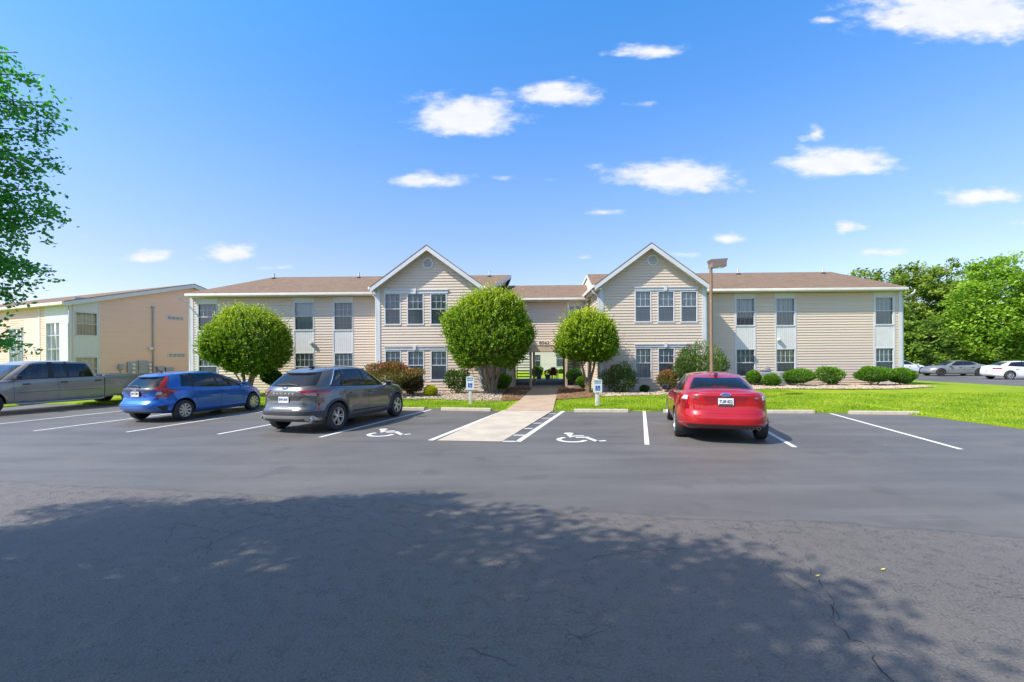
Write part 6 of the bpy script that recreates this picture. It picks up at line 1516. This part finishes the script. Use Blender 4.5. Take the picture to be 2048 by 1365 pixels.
# big tree at the left edge of the photo: layered horizontal sprays of small leaves
def left_tree():
    pos = Vector((-7.6, 3.6, 0)); o = empty('shade_tree', pos, 0, label='leafy tree reaching in from the left edge of the photo', cat='tree')
    mb = MB(); mb.tube([(0,0,-.1),(.05,.02,1.4),(-.05,.05,3.2),(0,0,5.6),(.05,0,5.9)], [.19,.15,.12,.05,.02], 12)
    C = []; T = []
    def spray(e, base, n, leaf_r):
        b = Vector(base); e = Vector(e); mid = b.lerp(e, .5)+Vector((0,0,-.12)); mb.tube([b, b.lerp(mid,.5)+Vector((random.gauss(0,.06),random.gauss(0,.06),random.gauss(0,.06))), mid, mid.lerp(e,.5)+Vector((random.gauss(0,.04),random.gauss(0,.04),random.gauss(.02,.04))), e], [.03,.022,.013,.008,.003], 6)
        for k in range(n):
            t = random.random()**.6; c = (b.lerp(mid, t*2) if t < .5 else mid.lerp(e, t*2-1)); wd = leaf_r*(.35+.65*math.sin(PI*min(1, .12+t*.86)))
            a = random.random()*6.28; r_ = wd*math.sqrt(random.random()); tw = c+Vector((math.cos(a)*r_, math.sin(a)*r_, random.gauss(0, .06)-.02))
            if k % 5 == 0: mb.tube([c, tw], [.006, .002], 4, cap=False)
            for q in range(14): C.append((tw.x+random.gauss(0,.05), tw.y+random.gauss(0,.05), tw.z+random.gauss(0,.028))); T.append(.4+random.gauss(0,.2))
    # sprays that reach into the picture: tips given by photo directions at about 4.4 m
    tips = [(55,105,4.2),(100,150,4.3),(128,205,4.3),(75,215,4.0),(126,262,4.4),(60,300,4.1),(132,318,4.5),(100,345,4.2),(132,415,4.5),(75,380,4.1),(120,375,4.3),(128,432,4.2),(60,455,4.3),(70,480,4.0),(50,520,4.4),(130,545,4.5),(90,535,4.2),(70,590,4.3),(20,640,4.2),(66,685,4.4),(30,675,4.1),(10,130,4.2),(20,180,4.4),(10,240,4.1),(25,270,4.5),(15,345,4.3),(5,400,4.4),(20,430,4.1),(15,560,4.2)]
    for px, py, Yd in tips:
        p = atY(px, py, Yd)-pos; p = atY(px-20, py, Yd)-pos; spray(p, (0, 0, max(1.0, p.z+.5 if p.z < 3 else p.z-.3)), 80 if px > 40 else 95, .25)
    for k in range(60):
        a = random.uniform(0, 6.28); z = random.uniform(2.0, 6.6); rr_ = (3.0-.22*abs(z-3.5))*random.uniform(.7, 1)
        if z*.424+3.6+math.sin(a)*rr_ > 6.05: continue
        if (pos.x+math.cos(a)*rr_+.3) > -1.18*(pos.y+math.sin(a)*rr_) and pos.y+math.sin(a)*rr_ > 0: continue
        spray((math.cos(a)*rr_, math.sin(a)*rr_, z), (0,0,z-.4), 170, .5)
    mb.build('trunk', M['bark_grey'], o, smooth=60)
    C = np.array(C); n = len(C)
    leaf_mesh('crown', C, rdir(n)*np.array([1,1,.6])+np.array([0,0,-.35]), rdir(n)+np.array([0,0,.9]), .043*(.7+.6*rng.random(n)), .030, np.clip(np.array(T), 0, 1), LM['near'], o)
left_tree()
# canopy trees behind and left of the viewer, which shade the foreground
limb_tree('shade_tree', 'large tree left of and behind the viewer, whose shade lies across the drive', (-7.05,-1.1,0), 9.0, (4.4,3.3,1.7), 7.0, 'near', 215, 200, .15, .26, 'bark_grey', None, clr=.85, forks=30)
limb_tree('shade_tree', 'second tree behind the viewer, whose shade falls at the lower right', (-3.9,-2.3,0), 8.0, (2.0,1.4,1.1), 6.4, 'near', 30, 200, .15, .2, 'bark_grey', None, clr=.7, forks=18)
# a few fallen leaves
FL = {1770: 'yellow fallen leaf near the empty stall line at the right', 1766: 'yellow leaf on the drive at the lower right', 1635: 'pale leaf at the edge of the shade, lower right', 838: 'yellow leaf on the asphalt left of the access ramp', 1255: ''}
for px, py in ((1770,891),(1766,1141),(1635,1154),(838,948),(1255,770)):
    p = gp(px, py); q = MB(); s = .022
    q.add([p+Vector((-s,0,.006)), p+Vector((0,-s*.6,.012)), p+Vector((s,0,.02)), p+Vector((0,s*.6,.01))], [(0,1,2,3)])
    if py > 800: tag(q.build('fallen_leaf', M['yleaf'] if 'yleaf' in M else M.setdefault('yleaf', mat('yellow_leaf', (.55,.50,.08), .6)), recalc=False), FL[px], 'leaf', 'fallen leaves on the asphalt')
# distant tree line around the horizon (seen only in gaps and reflections)
n = 16000; an = rng.random(n)*2*PI; rr_ = 170+rng.random(n)*15; hh = rng.random(n)*(9+3*np.sin(an*23)+2*np.sin(an*57))
pos = np.stack([np.cos(an)*rr_, np.sin(an)*rr_, hh], 1)
leaf_mesh('distant_woodland', pos, rdir(n), rdir(n), 3.6, 2.6, np.clip(rng.normal(size=n)*.2+.3, 0, 1), LM['wood'], None)
tag(bpy.data.objects['distant_woodland'], 'distant belt of woodland around the estate', 'woodland', kind='stuff')

# ---------------------------------------------------------------- grass blades over the visible lawn
def grass(n):
    P_ = []; 
    while len(P_) < n:
        x = random.uniform(-19, 29.4); y = yf(x)+(random.random()**1.4)*11+.02
        if y/0.85 < abs(x)*.75: continue
        v = (Vector((x, y, 0))-BF.O).dot(BF.V); u = (Vector((x, y, 0))-BF.O).dot(BF.U)
        if u < wr_u1 and v > -2.3 and u > -18.5: continue
        if rampx(y) < x < rampx2(y): continue
        P_.append((x, y, hL(x, y)+.012))
    P_ = np.array(P_); m = len(P_); A = np.stack([rng.normal(size=m)*.45, rng.normal(size=m)*.45, np.ones(m)], 1)
    o = leaf_mesh('grass', P_, A, rdir(m), .055+.05*rng.random(m), .018, np.clip(rng.normal(size=m)*.22+.5+.25*np.sin(P_[:,0]*1.7)*np.sin(P_[:,1]*2.3), 0, 1), LM['turf'], None)
    tag(o, 'short bright green blades of the mown lawn', 'grass', kind='stuff')
e1, e2, e3, e4 = gp(1012,821,.05), gp(1064,777,.16), gp(1106,821,.05), gp(1117,777,.16)
rampx = lambda y: lerp(e1.x, e2.x, (y-e1.y)/(e2.y-e1.y))-.1
rampx2 = lambda y: lerp(e3.x, e4.x, (y-e3.y)/(e4.y-e3.y))+.06
LM['turf'] = leafmat('grass_blade', [(0,(.10,.20,.008)),(.5,(.24,.40,.012)),(.8,(.42,.52,.02)),(1,(.52,.46,.14))], .4)
grass(120000)
